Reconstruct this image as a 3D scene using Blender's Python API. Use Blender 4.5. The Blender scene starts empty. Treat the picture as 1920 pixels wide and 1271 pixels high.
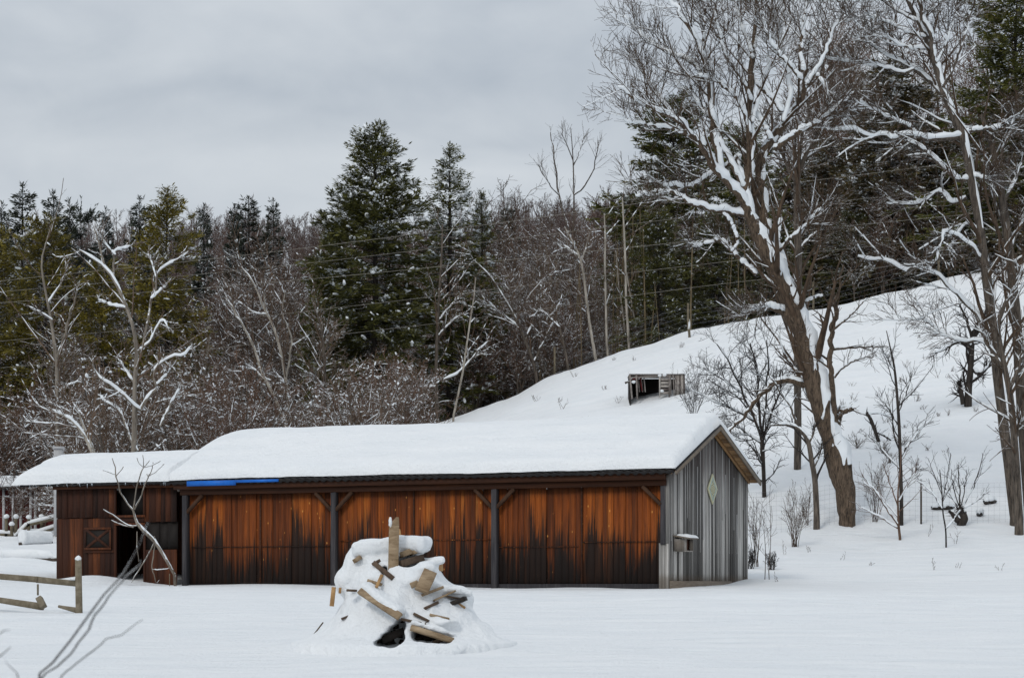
import bpy, math, random
import numpy as np
from mathutils import Vector, Matrix

SC = bpy.context.scene
COL = SC.collection
F = 4189.0            # focal length in pixels of the 1920 wide photograph
HZ = 1100.0           # row of the horizon in it
random.seed(7)
UP = np.array([0.0, 0.0, 1.0])


def P(px, py, Y):
    """the world point at distance Y behind photograph pixel (px, py)"""
    return np.array([(px - 960.0) / F * Y, Y, (HZ - py) / F * Y])


# ------------------------------------------------------------------ objects
def tag(o, label=None, cat=None, group=None, kind=None):
    if label: o["label"] = label
    if cat: o["category"] = cat
    if group: o["group"] = group
    if kind: o["kind"] = kind
    return o


def thing(name, label, cat, loc=(0, 0, 0), rz=0.0, group=None):
    o = bpy.data.objects.new(name, None)
    o.empty_display_size = 0.3
    COL.objects.link(o)
    o.location = loc
    o.rotation_euler = (0, 0, rz)
    return tag(o, label, cat, group)


def mesh_from(name, V, faces, mats, midx=None, smooth=False):
    """faces: list of int arrays (m,k)"""
    me = bpy.data.meshes.new(name)
    V = np.asarray(V, dtype=np.float32)
    faces = [np.asarray(f, dtype=np.int32) for f in faces if len(f)]
    nl = sum(f.size for f in faces)
    npoly = sum(f.shape[0] for f in faces)
    me.vertices.add(len(V))
    me.vertices.foreach_set("co", V.ravel())
    me.loops.add(nl)
    me.loops.foreach_set("vertex_index", np.concatenate([f.ravel() for f in faces]))
    me.polygons.add(npoly)
    st, tot, s = [], [], 0
    for f in faces:
        m, k = f.shape
        st.append(s + np.arange(m) * k)
        tot.append(np.full(m, k))
        s += m * k
    me.polygons.foreach_set("loop_start", np.concatenate(st).astype(np.int32))
    if midx is not None:
        me.polygons.foreach_set("material_index", np.asarray(midx, dtype=np.int32))
    if smooth:
        me.polygons.foreach_set("use_smooth", np.ones(npoly, dtype=bool))
    for m in (mats if isinstance(mats, (list, tuple)) else [mats]):
        me.materials.append(m)
    me.update(calc_edges=True)
    me.validate()
    return me


def link(name, me, parent=None):
    o = bpy.data.objects.new(name, me)
    COL.objects.link(o)
    if parent is not None: o.parent = parent
    return o


def children(o):
    return [c for c in COL.objects if c.parent == o]


def copy_tree(root, loc, rz, scale, label=None, group=None, kids=None):
    r = root.copy()
    COL.objects.link(r)
    r.location = loc
    r.rotation_euler = (0, 0, rz)
    r.scale = scale if isinstance(scale, (tuple, list)) else (scale,) * 3
    tag(r, label, None, group)
    for c in (kids if kids is not None else children(root)):
        d = c.copy()
        COL.objects.link(d)
        d.parent = r
    return r


class MB:
    """collects boxes and other solids into ONE mesh"""
    def __init__(s):
        s.V, s.F4, s.F3, s.n = [], [], [], 0
        s.poly = []

    def add(s, V, F):
        V = np.asarray(V, float)
        s.V.append(V)
        for f in F:
            f = np.asarray(f) + s.n
            (s.F4 if len(f) == 4 else s.F3 if len(f) == 3 else s.poly).append(f)
        s.n += len(V)

    def box(s, x0, x1, y0, y1, z0, z1, jit=0.0):
        V = [(x, y, z) for z in (z0, z1) for y in (y0, y1) for x in (x0, x1)]
        V = np.array(V)
        if jit: V = V + np.random.RandomState(s.n).uniform(-jit, jit, V.shape)
        s.add(V, [(0, 2, 3, 1), (4, 5, 7, 6), (0, 1, 5, 4), (2, 6, 7, 3), (0, 4, 6, 2), (1, 3, 7, 5)])

    def bar(s, a, b, w, h, up=(0, 0, 1), taper=1.0, bev=0.0):
        """box from a to b, w wide, h high (along up)"""
        a, b = np.asarray(a, float), np.asarray(b, float)
        t = b - a
        t = t / np.linalg.norm(t)
        sd = np.cross(t, up)
        if np.linalg.norm(sd) < 1e-4: sd = np.cross(t, (1, 0, 0))
        sd /= np.linalg.norm(sd)
        u = np.cross(sd, t)
        V = []
        for p, k in ((a, 1.0), (b, taper)):
            for i, j in ((-1, -1), (1, -1), (1, 1), (-1, 1)):
                V.append(p + sd * i * w / 2 * k + u * j * h / 2 * k)
        s.add(V, [(0, 3, 2, 1), (4, 5, 6, 7), (0, 1, 5, 4), (1, 2, 6, 5), (2, 3, 7, 6), (3, 0, 4, 7)])

    def prism(s, pts, axis, d0, d1):
        """polygon pts (2D in the two other axes, counter-clockwise) extruded along axis"""
        n = len(pts)
        V = []
        for d in (d0, d1):
            for a, b in pts:
                v = [a, b]
                v.insert(axis, d)
                V.append(v)
        s.add(V, [tuple(range(n))[::-1], tuple(range(n, 2 * n))] +
              [(i, (i + 1) % n, n + (i + 1) % n, n + i) for i in range(n)])

    def build(s, name, mat, parent=None, smooth=False, bevel=0.0):
        V = np.concatenate(s.V)
        fs = []
        if s.F4: fs.append(np.array(s.F4))
        if s.F3: fs.append(np.array(s.F3))
        for f in s.poly: fs.append(f[None, :])
        me = mesh_from(name, V, fs, mat, smooth=smooth)
        o = link(name, me, parent)
        if bevel:
            m = o.modifiers.new("bevel", "BEVEL")
            m.width = bevel; m.segments = 1; m.limit_method = 'ANGLE'
        return o


# ------------------------------------------------------------------ noise
def _hash(ix, iy, s):
    h = (ix.astype(np.int64) * 374761393 + iy.astype(np.int64) * 668265263 + s * 974634777) & 0x7fffffff
    h = ((h ^ (h >> 13)) * 1274126177) & 0x7fffffff
    return ((h ^ (h >> 16)) & 0xffff) / 65535.0


def vnoise(x, y, s=0):
    x, y = np.asarray(x, float), np.asarray(y, float)
    ix, iy = np.floor(x), np.floor(y)
    fx, fy = x - ix, y - iy
    fx, fy = fx * fx * (3 - 2 * fx), fy * fy * (3 - 2 * fy)
    a, b = _hash(ix, iy, s), _hash(ix + 1, iy, s)
    c, d = _hash(ix, iy + 1, s), _hash(ix + 1, iy + 1, s)
    return (a * (1 - fx) + b * fx) * (1 - fy) + (c * (1 - fx) + d * fx) * fy - 0.5


def sstep(a, b, x):
    t = np.clip((x - a) / (b - a), 0, 1)
    return t * t * (3 - 2 * t)


# ------------------------------------------------------------------ materials
def mat(name):
    m = bpy.data.materials.new(name)
    m.use_nodes = True
    nt = m.node_tree
    nt.nodes.clear()
    out = nt.nodes.new("ShaderNodeOutputMaterial")
    b = nt.nodes.new("ShaderNodeBsdfPrincipled")
    nt.links.new(b.outputs[0], out.inputs[0])
    b.inputs["Roughness"].default_value = 0.85
    b.inputs["Specular IOR Level"].default_value = 0.25
    return m, nt, b


class G:
    """small node helper"""
    def __init__(s, nt): s.nt = nt
    def n(s, t, **k):
        nd = s.nt.nodes.new(t)
        for a, b in k.items(): setattr(nd, a, b)
        return nd
    def set(s, sock, v):
        if hasattr(v, "is_output"): s.nt.links.new(v, sock)
        else:
            if hasattr(sock.default_value, "__len__") and not hasattr(v, "__len__"): v = (v,) * 3
            if hasattr(v, "__len__") and len(v) == 3 and len(sock.default_value) == 4: v = tuple(v) + (1,)
            sock.default_value = v
    def math(s, op, a, b=0.0, c=None, clamp=False):
        nd = s.n("ShaderNodeMath", operation=op, use_clamp=clamp)
        s.set(nd.inputs[0], a); s.set(nd.inputs[1], b)
        if c is not None: s.set(nd.inputs[2], c)
        return nd.outputs[0]
    def mix(s, f, a, b, blend='MIX'):
        nd = s.n("ShaderNodeMix", data_type='RGBA', blend_type=blend)
        s.set(nd.inputs[0], f); s.set(nd.inputs[6], a); s.set(nd.inputs[7], b)
        return nd.outputs[2]
    def ramp(s, f, stops, interp='LINEAR'):
        nd = s.n("ShaderNodeValToRGB")
        cr = nd.color_ramp
        cr.interpolation = interp
        while len(cr.elements) < len(stops): cr.elements.new(0.5)
        for e, (p, c) in zip(cr.elements, stops):
            e.position = p
            e.color = tuple(c) + (1,) if hasattr(c, "__len__") else (c, c, c, 1)
        s.set(nd.inputs[0], f)
        return nd.outputs[0]
    def coord(s, scale=(1, 1, 1), which="Object", loc=(0, 0, 0)):
        tc = s.n("ShaderNodeTexCoord")
        mp = s.n("ShaderNodeMapping")
        mp.inputs["Scale"].default_value = scale
        mp.inputs["Location"].default_value = loc
        s.nt.links.new(tc.outputs[which], mp.inputs[0])
        return mp.outputs[0]
    def noise(s, vec, scale=1.0, detail=4.0, rough=0.55, dist=0.0):
        nd = s.n("ShaderNodeTexNoise")
        s.nt.links.new(vec, nd.inputs["Vector"])
        nd.inputs["Scale"].default_value = scale
        nd.inputs["Detail"].default_value = detail
        nd.inputs["Roughness"].default_value = rough
        nd.inputs["Distortion"].default_value = dist
        return nd.outputs[0]
    def sep(s, vec):
        nd = s.n("ShaderNodeSeparateXYZ")
        s.nt.links.new(vec, nd.inputs[0])
        return nd.outputs
    def mrange(s, v, a, b, c=0.0, d=1.0, smooth=True):
        nd = s.n("ShaderNodeMapRange")
        if smooth: nd.interpolation_type = 'SMOOTHSTEP'
        s.set(nd.inputs[0], v)
        for i, x in enumerate((a, b, c, d)): s.set(nd.inputs[i + 1], x)
        return nd.outputs[0]
    def geo(s, k): return s.n("ShaderNodeNewGeometry").outputs[k]
    def bump(s, h, strength=0.3, dist=0.02):
        nd = s.n("ShaderNodeBump")
        nd.inputs["Strength"].default_value = strength
        nd.inputs["Distance"].default_value = dist
        s.nt.links.new(h, nd.inputs["Height"])
        return nd.outputs[0]


SNOW = (0.82, 0.855, 0.885)


def snow_mat():
    m, nt, b = mat("snow")
    g = G(nt)
    v = g.coord((1, 1, 1))
    n1 = g.noise(g.coord((0.5, 1.6, 1)), 1.0, 5, 0.6)
    n2 = g.noise(v, 14, 4, 0.65)
    n3 = g.noise(v, 90, 2, 0.6)
    c = g.mix(g.mrange(n1, 0.3, 0.7), (0.80, 0.825, 0.845), (0.85, 0.866, 0.878))
    g.set(b.inputs["Base Color"], c)
    b.inputs["Roughness"].default_value = 0.75
    b.inputs["Specular IOR Level"].default_value = 0.12
    h = g.math('ADD', g.math('MULTIPLY', n1, 1.6), g.math('ADD', g.math('MULTIPLY', n2, 0.35), g.math('MULTIPLY', n3, 0.1)))
    nt.links.new(g.bump(h, 1.0, 0.10), b.inputs["Normal"])
    return m


def bark_mat(name, c1, c2, snow=0.5, lo=0.25, scale=7.0):
    """bark with snow lying on what faces up"""
    m, nt, b = mat(name)
    g = G(nt)
    n = g.noise(g.coord((scale, scale, scale * 0.16)), 1.0, 6, 0.75, 0.5)
    c = g.ramp(n, [(0.36, c1), (0.62, c2)])
    if snow:
        nz = g.sep(g.geo("Normal"))[2]
        k = g.noise(g.coord((1, 1, 1)), 6.0, 3, 0.6)
        f = g.mrange(g.math('ADD', nz, g.math('MULTIPLY', g.math('SUBTRACT', k, 0.5), 1.3)), lo, lo + 0.16)
        g.set(b.inputs["Base Color"], g.mix(g.math('MULTIPLY', f, min(1.0, snow * 2)), c, SNOW))
    else:
        g.set(b.inputs["Base Color"], c)
    nt.links.new(g.bump(n, 0.8, 0.03), b.inputs["Normal"])
    return m


def leaf_mat(name, stops, snow=0.0):
    m, nt, b = mat(name)
    g = G(nt)
    r = g.geo("Random Per Island")
    big = g.noise(g.coord((1, 1, 1)), 0.55, 3, 0.6)
    f = g.math('ADD', g.math('MULTIPLY', r, 0.55), g.math('MULTIPLY', g.mrange(big, 0.3, 0.7), 0.45))
    oi = g.n("ShaderNodeObjectInfo").outputs["Random"]
    c = g.ramp(f, stops)
    c = g.mix(g.math('MULTIPLY', oi, 0.35), c, (0.05, 0.045, 0.02))
    if snow:
        nz = g.math('ABSOLUTE', g.sep(g.geo("True Normal"))[2])
        k = g.noise(g.coord((1, 1, 1), loc=(3, 1, 7)), 0.9, 4, 0.65)
        f2 = g.math('MULTIPLY', g.mrange(k, 0.62 - snow * 0.2, 0.7 - snow * 0.2), g.mrange(nz, 0.35, 0.75))
        r2 = g.math('GREATER_THAN', g.math('FRACT', g.math('MULTIPLY', r, 37.0)), 0.45)
        c = g.mix(g.math('MULTIPLY', f2, r2), c, SNOW)
    g.set(b.inputs["Base Color"], c)
    b.inputs["Roughness"].default_value = 0.7
    return m


def wood_mat(name, stops, streak=(22, 22, 1.2), bump=0.5, island=0.5, knots=None, mould=None, tint=None):
    m, nt, b = mat(name)
    g = G(nt)
    r = g.geo("Random Per Island")
    off = g.n("ShaderNodeCombineXYZ")
    nt.links.new(g.math('MULTIPLY', r, 31.0), off.inputs[0])
    nt.links.new(g.math('MULTIPLY', r, 17.0), off.inputs[2])
    def vec(sc):
        a = g.n("ShaderNodeVectorMath", operation='ADD')
        nt.links.new(g.coord(sc), a.inputs[0]); nt.links.new(off.outputs[0], a.inputs[1])
        return a.outputs[0]
    n1 = g.noise(vec(streak), 1.0, 6, 0.7, 0.4)
    n2 = g.noise(vec((streak[0] * .18, streak[1] * .18, streak[2] * .5)), 1.0, 4, 0.6)
    f = g.math('ADD', g.math('MULTIPLY', n1, 0.62), g.math('ADD', g.math('MULTIPLY', n2, 0.38), g.math('MULTIPLY', g.math('SUBTRACT', r, 0.5), island * 0.5)))
    c = g.ramp(f, stops)
    if tint: c = tint(g, c, n2, r, vec)
    if knots:
        vo = g.n("ShaderNodeTexVoronoi")
        nt.links.new(vec(knots[0]), vo.inputs["Vector"])
        vo.inputs["Scale"].default_value = 1.0
        pick = g.math('GREATER_THAN', g.sep(vo.outputs["Color"])[0], knots[3])
        k = g.math('MULTIPLY', g.mrange(vo.outputs["Distance"], knots[1], knots[1] * 0.45), pick)
        c = g.mix(k, c, knots[2])
    if mould: c = mould(g, c, n1, n2, r, vec)
    g.set(b.inputs["Base Color"], c)
    b.inputs["Roughness"].default_value = 0.8
    nt.links.new(g.bump(n1, bump, 0.01), b.inputs["Normal"])
    return m


def plain_mat(name, c1, c2=None, scale=8.0, rough=0.7, metal=0.0):
    m, nt, b = mat(name)
    g = G(nt)
    n = g.noise(g.coord((1, 1, 1)), scale, 4, 0.6)
    c2 = c2 or tuple(x * 0.7 for x in c1)
    g.set(b.inputs["Base Color"], g.ramp(n, [(0.3, c2), (0.7, c1)]))
    b.inputs["Roughness"].default_value = rough
    b.inputs["Metallic"].default_value = metal
    return m


M = {}
M['snow'] = snow_mat()
# ------------------------------------------------------------------ camera, sky, sun
cam = bpy.data.cameras.new("camera")
cam.sensor_width = 36.0
cam.lens = 36.0 * F / 1920.0
cam.shift_y = (HZ - 635.5) / 1920.0
cam.clip_end = 6000.0
cam.dof.use_dof = True
cam.dof.focus_distance = 46.0
cam.dof.aperture_fstop = 11.0
camo = bpy.data.objects.new("camera", cam)
COL.objects.link(camo)
camo.rotation_euler = (math.radians(90), 0, 0)
SC.camera = camo
SC.view_settings.view_transform = 'Standard'
SC.view_settings.look = 'None'
SC.view_settings.exposure = 0.0
SC.view_settings.gamma = 1.0

W = bpy.data.worlds.new("World")
SC.world = W
W.use_nodes = True
nt = W.node_tree
nt.nodes.clear()
g = G(nt)
wo = g.n("ShaderNodeOutputWorld")
bg = g.n("ShaderNodeBackground")
nt.links.new(bg.outputs[0], wo.inputs[0])
SUN_EL, SUN_AZ = 42.0, -150.0       # azimuth clockwise from +Y, the sun behind the photographer's left
sky = g.n("ShaderNodeTexSky", sky_type='NISHITA', sun_disc=False)
sky.sun_elevation = math.radians(SUN_EL)
sky.sun_rotation = math.radians(SUN_AZ)
sky.air_density = 1.0
dirv = g.coord((1, 1, 1), "Generated")
sx, sy, sz = g.sep(dirv)
mp = g.n("ShaderNodeMapping")
mp.inputs["Scale"].default_value = (8.0, 8.0, 20.0)
mp.inputs["Location"].default_value = (1.3, 0.4, 0.9)
mp.inputs["Rotation"].default_value = (0, math.radians(-16), 0)
nt.links.new(dirv, mp.inputs[0])
c1 = g.noise(mp.outputs[0], 1.0, 3, 0.5, 0.6)
mp2 = g.n("ShaderNodeMapping")
mp2.inputs["Scale"].default_value = (26.0, 26.0, 42.0)
nt.links.new(dirv, mp2.inputs[0])
c2 = g.noise(mp2.outputs[0], 1.0, 4, 0.6, 0.3)
cl = g.math('ADD', g.math('MULTIPLY', c1, 0.78), g.math('MULTIPLY', c2, 0.22))
# brighter towards the horizon's break in the cloud and towards the zenith, as an overcast sky is
lowb = g.mrange(sz, 0.23, 0.12, 0.0, 0.16)
cl = g.math('ADD', cl, lowb)
cloud = g.ramp(cl, [(0.34, (4.55, 5.05, 5.65)), (0.52, (5.5, 5.95, 6.45)), (0.72, (6.4, 6.8, 7.2))])
zen = g.mrange(sz, 0.2, 1.0, 1.0, 1.52, smooth=False)
cloud = g.mix(1.0, cloud, zen, 'MULTIPLY')
skyc = g.mix(0.94, sky.outputs[0], cloud)
nt.links.new(skyc, bg.inputs[0])
bg.inputs[1].default_value = 0.1

sl = bpy.data.lights.new("sun", 'SUN')
sl.energy = 1.0
sl.angle = math.radians(14)
sl.color = (1.0, 0.95, 0.88)
so = bpy.data.objects.new("sun", sl)
COL.objects.link(so)
el, az = math.radians(SUN_EL), math.radians(SUN_AZ)
sd = Vector((math.sin(az) * math.cos(el), math.cos(az) * math.cos(el), math.sin(el)))
so.rotation_euler = sd.to_track_quat('Z', 'Y').to_euler()

# ------------------------------------------------------------------ the ground
KY = np.array([-40, -5, 0, 12, 22, 27, 37, 50, 56, 60.0])
KYR = np.array([-40, -5, 0, 12, 22, 27, 37, 50, 56, 60, 64, 68, 70.0])
KZR = np.array([-2.6, -1.75, -1.7, -1.34, -0.95, -0.78, -0.43, -0.09, 0.16, 0.60, 1.22, 1.92, 2.42])
KZ = np.array([-2.6, -1.75, -1.7, -1.34, -0.95, -0.78, -0.43, -0.09, 0.10, 0.42])
CX = np.array([-400, -80, -34, -25, -15, -9.5, -3.8, 2.1, 5.0, 8.9, 14.7, 19.4, 23.1, 40, 90, 400.0])
CZ = np.array([0.5, 1.0, 2.3, 3.0, 3.6, 4.6, 7.9, 10.45, 11.25, 12.5, 13.75, 14.75, 15.7, 18, 22, 24.0])


def gz(x, y):
    x, y = np.asarray(x, float), np.asarray(y, float)
    zc = np.interp(x, CX, CZ)
    s = np.clip((y - 60) / 50.0, 0, 1)
    zl = np.where(y > 60, 0.42 + (zc - 0.42) * (0.85 * s + 0.15 * s * s), np.interp(np.minimum(y, 60.0), KY, KZ))
    s = np.clip((y - 70) / 40.0, 0, 1)
    zr = np.where(y > 70, 2.42 + (zc - 2.42) * (0.93 * s + 0.07 * s * s), np.interp(np.minimum(y, 70.0), KYR, KZR))
    w = sstep(-1.0, 6.5, x)
    z = zl * (1 - w) + zr * w
    z = z + np.clip(y - 110, 0, 60) * 0.012
    # the bank behind the tree row and soft lumps
    far = sstep(58, 66, y)
    z = z + far * (vnoise(x * .18, y * .11, 3) * 0.5 + vnoise(x * .6, y * .3, 4) * 0.16)
    z = z + (1 - far) * (vnoise(x * .22, y * .2, 5) * 0.10 + vnoise(x * .7, y * .55, 6) * 0.035)
    # drift humps by the left end of the shed and its door
    z = z + 0.20 * np.exp(-(((x + 10.3) / 1.0) ** 2 + ((y - 55.2) / 1.1) ** 2))
    z = z - 0.10 * np.exp(-(((x + 8.6) / 1.2) ** 2 + ((y - 54.6) / 1.0) ** 2))
    # a drift against the gable
    z = z + 0.12 * np.exp(-(((x - 6.2) / 1.3) ** 2 + ((y - 55.0) / 1.8) ** 2))
    # the skirt of the snowed-in board pile
    z = z + 0.20 * np.exp(-(((x + 1.30) / 1.15) ** 2 + ((y - 27.7) / 0.8) ** 2)) + 0.06 * np.exp(-(((x + 1.3) / 1.7) ** 2 + ((y - 27.6) / 1.1) ** 2))
    # old ruts crossing the field to the right
    rut = np.sin((y - 40 - 0.12 * x) * 2.1 + vnoise(x * .3, y * .3, 8) * 3)
    z = z + 0.030 * rut * sstep(33, 38, y) * sstep(49.5, 45, y) * sstep(-3, 6, x)
    z = z + 0.030 * vnoise(x * 1.1, y * 4.0, 9) * sstep(62, 40, y) + 0.010 * vnoise(x * 3.1, y * 7.0, 10) * sstep(60, 40, y)
    # a half drifted-in pair of wheel tracks and a line of old footprints
    for o_ in (0.0, 1.5):
        d = y - (41.0 + o_ + 0.10 * x + 0.9 * np.sin(x * .16))
        z = z - 0.065 * np.exp(-(d / .16) ** 2) * (0.6 + vnoise(x * .8, x * 0 + o_, 14)) * sstep(-9, 1, x)
    d = y - (46.6 - 0.22 * x + 0.4 * np.sin(x * .5))
    z = z - 0.05 * np.exp(-(d / .14) ** 2) * np.clip(np.sin(x * 8.5), 0, 1) * sstep(-12, -8, x) * sstep(1.5, -1, x)
    # rough hillside
    z = z + far * (vnoise(x * 1.3, y * .9, 15) * 0.07 + vnoise(x * 3.0, y * 2.0, 16) * 0.03)
    return z


def grid(xs, ys, fz):
    X, Y = np.meshgrid(xs, ys)
    V = np.stack([X, Y, fz(X, Y)], -1).reshape(-1, 3)
    nx, ny = len(xs), len(ys)
    i = (np.arange(ny - 1)[:, None] * nx + np.arange(nx - 1)[None, :]).ravel()
    return V, np.stack([i, i + 1, i + 1 + nx, i + nx], -1)


xs = np.concatenate([np.linspace(-420, -60, 30)[:-1], np.linspace(-60, -24, 40)[:-1], np.linspace(-24, 30, 330)[:-1],
                     np.linspace(30, 60, 34)[:-1], np.linspace(60, 420, 30)])
ys = np.concatenate([np.linspace(-40, 5, 16)[:-1], np.linspace(5, 66, 500)[:-1], np.linspace(66, 122, 150)[:-1], np.linspace(122, 170, 16)])
V, Fc = grid(xs, ys, gz)
ground = link("snow_field", mesh_from("snow_field", V, [Fc], M['snow'], smooth=True))
tag(ground, "snow covered field rising into a white hillside pasture", None, None, "structure")


def hz_(x, y):
    """the wooded hill far behind"""
    x, y = np.asarray(x, float), np.asarray(y, float)
    top = 77.5 + 0.05 * x + 10 * vnoise(x * .012, y * .0 + 3.3, 2) + 4 * vnoise(x * .04, y * .01, 12)
    s = np.clip((y - 135) / 390.0, 0, 1.0)
    z = gz(x, np.minimum(y, 150.0)) * (1 - s) - 0.6 * (1 - s) + top * (s ** 1.05)
    z = z - np.clip(y - 525, 0, 2000) * 0.06
    return z + 1.5 * vnoise(x * .05, y * .05, 13) * sstep(135, 200, y)


M['forest_floor'] = None
m, nt_, b = mat("forest_floor")
g = G(nt_)
n = g.noise(g.coord((1, 1, 1)), 0.35, 6, 0.7)
n2 = g.noise(g.coord((1, 1, 1)), 2.2, 5, 0.7)
c = g.ramp(n2, [(0.3, (0.028, 0.022, 0.018)), (0.7, (0.075, 0.058, 0.048))])
g.set(b.inputs["Base Color"], g.mix(g.mrange(g.math('ADD', g.math('MULTIPLY', n, 0.6), g.math('MULTIPLY', n2, 0.4)), 0.58, 0.64), c, (0.45, 0.46, 0.48)))
M['forest_floor'] = m
xs = np.concatenate([np.linspace(-1500, -160, 24)[:-1], np.linspace(-160, 200, 110)[:-1], np.linspace(200, 1500, 22)])
ys = np.concatenate([np.linspace(133, 540, 110)[:-1], np.linspace(540, 2500, 20)])
V, Fc = grid(xs, ys, hz_)
hill = link("wooded_hill", mesh_from("wooded_hill", V, [Fc], M['forest_floor'], smooth=True))
tag(hill, "brown wooded hill rising far behind the shed", None, None, "structure")


def yg(px, py):
    """how far away the ground is that shows at photograph pixel (px, py)"""
    Y = np.linspace(45, 110, 1301)
    u = (px - 960.0) / F
    row = HZ - gz(u * Y, Y) / Y * F
    k = np.argmax(row <= py)
    return float(Y[k])
# ------------------------------------------------------------------ the long shed
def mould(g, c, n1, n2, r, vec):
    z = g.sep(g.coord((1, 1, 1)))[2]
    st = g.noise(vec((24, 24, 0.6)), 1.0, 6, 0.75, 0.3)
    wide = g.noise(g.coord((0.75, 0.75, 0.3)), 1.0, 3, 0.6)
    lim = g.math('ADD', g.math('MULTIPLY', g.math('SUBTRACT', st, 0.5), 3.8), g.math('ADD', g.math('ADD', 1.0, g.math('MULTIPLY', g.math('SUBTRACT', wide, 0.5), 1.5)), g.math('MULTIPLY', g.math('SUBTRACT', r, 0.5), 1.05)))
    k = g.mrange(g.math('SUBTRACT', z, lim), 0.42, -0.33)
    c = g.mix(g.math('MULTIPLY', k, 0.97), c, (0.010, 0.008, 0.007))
    # a darker band towards the top of the wall and odd dark boards
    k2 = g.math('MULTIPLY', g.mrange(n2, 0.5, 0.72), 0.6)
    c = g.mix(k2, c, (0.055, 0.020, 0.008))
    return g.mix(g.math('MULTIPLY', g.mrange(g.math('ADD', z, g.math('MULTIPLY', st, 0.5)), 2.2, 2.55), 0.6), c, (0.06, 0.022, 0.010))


M['orange_wood'] = wood_mat("orange_wood", [(0.26, (0.045, 0.014, 0.005)), (0.40, (0.11, 0.027, 0.006)), (0.52, (0.215, 0.052, 0.008)), (0.63, (0.33, 0.084, 0.011)), (0.78, (0.52, 0.18, 0.032))],
                            streak=(34, 34, 0.9), island=0.55, knots=((8, 8, 4.2), 0.15, (0.62, 0.27, 0.06), 0.66), mould=mould)
M['brown_wood'] = wood_mat("brown_wood", [(0.25, (0.014, 0.006, 0.004)), (0.5, (0.042, 0.014, 0.007)), (0.68, (0.078, 0.024, 0.009)), (0.85, (0.19, 0.055, 0.014))],
                           streak=(20, 20, 1.1), island=0.8)


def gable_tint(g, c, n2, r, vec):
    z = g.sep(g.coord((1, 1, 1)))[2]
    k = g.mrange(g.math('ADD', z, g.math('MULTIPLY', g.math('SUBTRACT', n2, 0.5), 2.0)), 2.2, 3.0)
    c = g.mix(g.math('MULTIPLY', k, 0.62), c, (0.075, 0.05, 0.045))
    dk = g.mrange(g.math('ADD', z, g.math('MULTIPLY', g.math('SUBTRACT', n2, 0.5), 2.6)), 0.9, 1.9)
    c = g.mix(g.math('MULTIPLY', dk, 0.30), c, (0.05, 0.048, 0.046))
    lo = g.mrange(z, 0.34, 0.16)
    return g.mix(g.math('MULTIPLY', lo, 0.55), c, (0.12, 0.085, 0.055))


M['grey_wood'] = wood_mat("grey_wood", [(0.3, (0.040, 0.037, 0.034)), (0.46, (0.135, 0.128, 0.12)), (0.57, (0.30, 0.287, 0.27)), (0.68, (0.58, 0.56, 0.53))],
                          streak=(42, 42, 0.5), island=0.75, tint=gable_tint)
M['post_wood'] = wood_mat("post_wood", [(0.3, (0.012, 0.011, 0.012)), (0.55, (0.038, 0.036, 0.04)), (0.8, (0.12, 0.11, 0.11))], streak=(24, 24, 1.0), island=0.3)
M['brace_wood'] = wood_mat("brace_wood", [(0.3, (0.025, 0.013, 0.008)), (0.6, (0.07, 0.034, 0.018)), (0.8, (0.14, 0.08, 0.045))], streak=(14, 14, 6), island=0.5)
M['beam_wood'] = wood_mat("beam_wood", [(0.3, (0.016, 0.008, 0.005)), (0.55, (0.05, 0.018, 0.008)), (0.8, (0.14, 0.045, 0.013))], streak=(0.8, 24, 24), island=0.5)
M['soffit_wood'] = wood_mat("soffit_wood", [(0.3, (0.10, 0.055, 0.025)), (0.6, (0.27, 0.155, 0.07)), (0.85, (0.42, 0.27, 0.14))], streak=(3, 18, 18), island=0.6)
M['trim_wood'] = wood_mat("trim_wood", [(0.3, (0.09, 0.07, 0.055)), (0.6, (0.2, 0.165, 0.13)), (0.85, (0.36, 0.31, 0.26))], streak=(20, 3, 20), island=0.5)
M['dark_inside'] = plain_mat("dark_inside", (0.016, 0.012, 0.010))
M['roof_metal'] = plain_mat("roof_metal", (0.022, 0.020, 0.020), (0.010, 0.009, 0.009), 5, 0.6, 0.0)
M['blue_sheet'] = plain_mat("blue_sheet", (0.012, 0.16, 0.62), (0.008, 0.10, 0.42), 4, 0.45)
M['ice'] = plain_mat("ice", (0.7, 0.77, 0.84), (0.6, 0.68, 0.76), 9, 0.15)

BX, BY = 3.485, 50.0
BRZ = -math.atan2(0.4167, 0.909)
barn = thing("shed", "long low wooden shed with orange brown front, grey gable and thick snow on its roof", "shed", (BX, BY, 0), BRZ)
LX = -12.85          # where the low left wing begins
XL = -16.6
PITCH = 0.397
EZ = 2.607           # roof plane at y = -0.25


def roof_z(y, ridge=2.75):
    return EZ + np.where(y < ridge, (y + 0.25), (2 * ridge - y + 0.25)) * PITCH


def planks(mb, x0, x1, z0, z1, y, w=0.2, seed=1, th=0.03, wob=0.008, gap=0.004):
    r = random.Random(seed)
    x = x0
    while x < x1 - 0.02:
        ww = min(w * r.uniform(0.75, 1.3), x1 - x)
        dy = r.uniform(-wob, wob)
        zz1 = z1(x, x + ww) if callable(z1) else z1
        mb.box(x, x + ww - gap, y + dy, y + dy + th, z0 + r.uniform(-.01, .01), zz1)
        x += ww


mb = MB()
planks(mb, LX + 0.1, -0.14, -0.4, 2.36, 0.10, 0.155, 3, wob=.012, gap=.007)
front = mb.build("front_wall", M['orange_wood'], barn)
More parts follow.
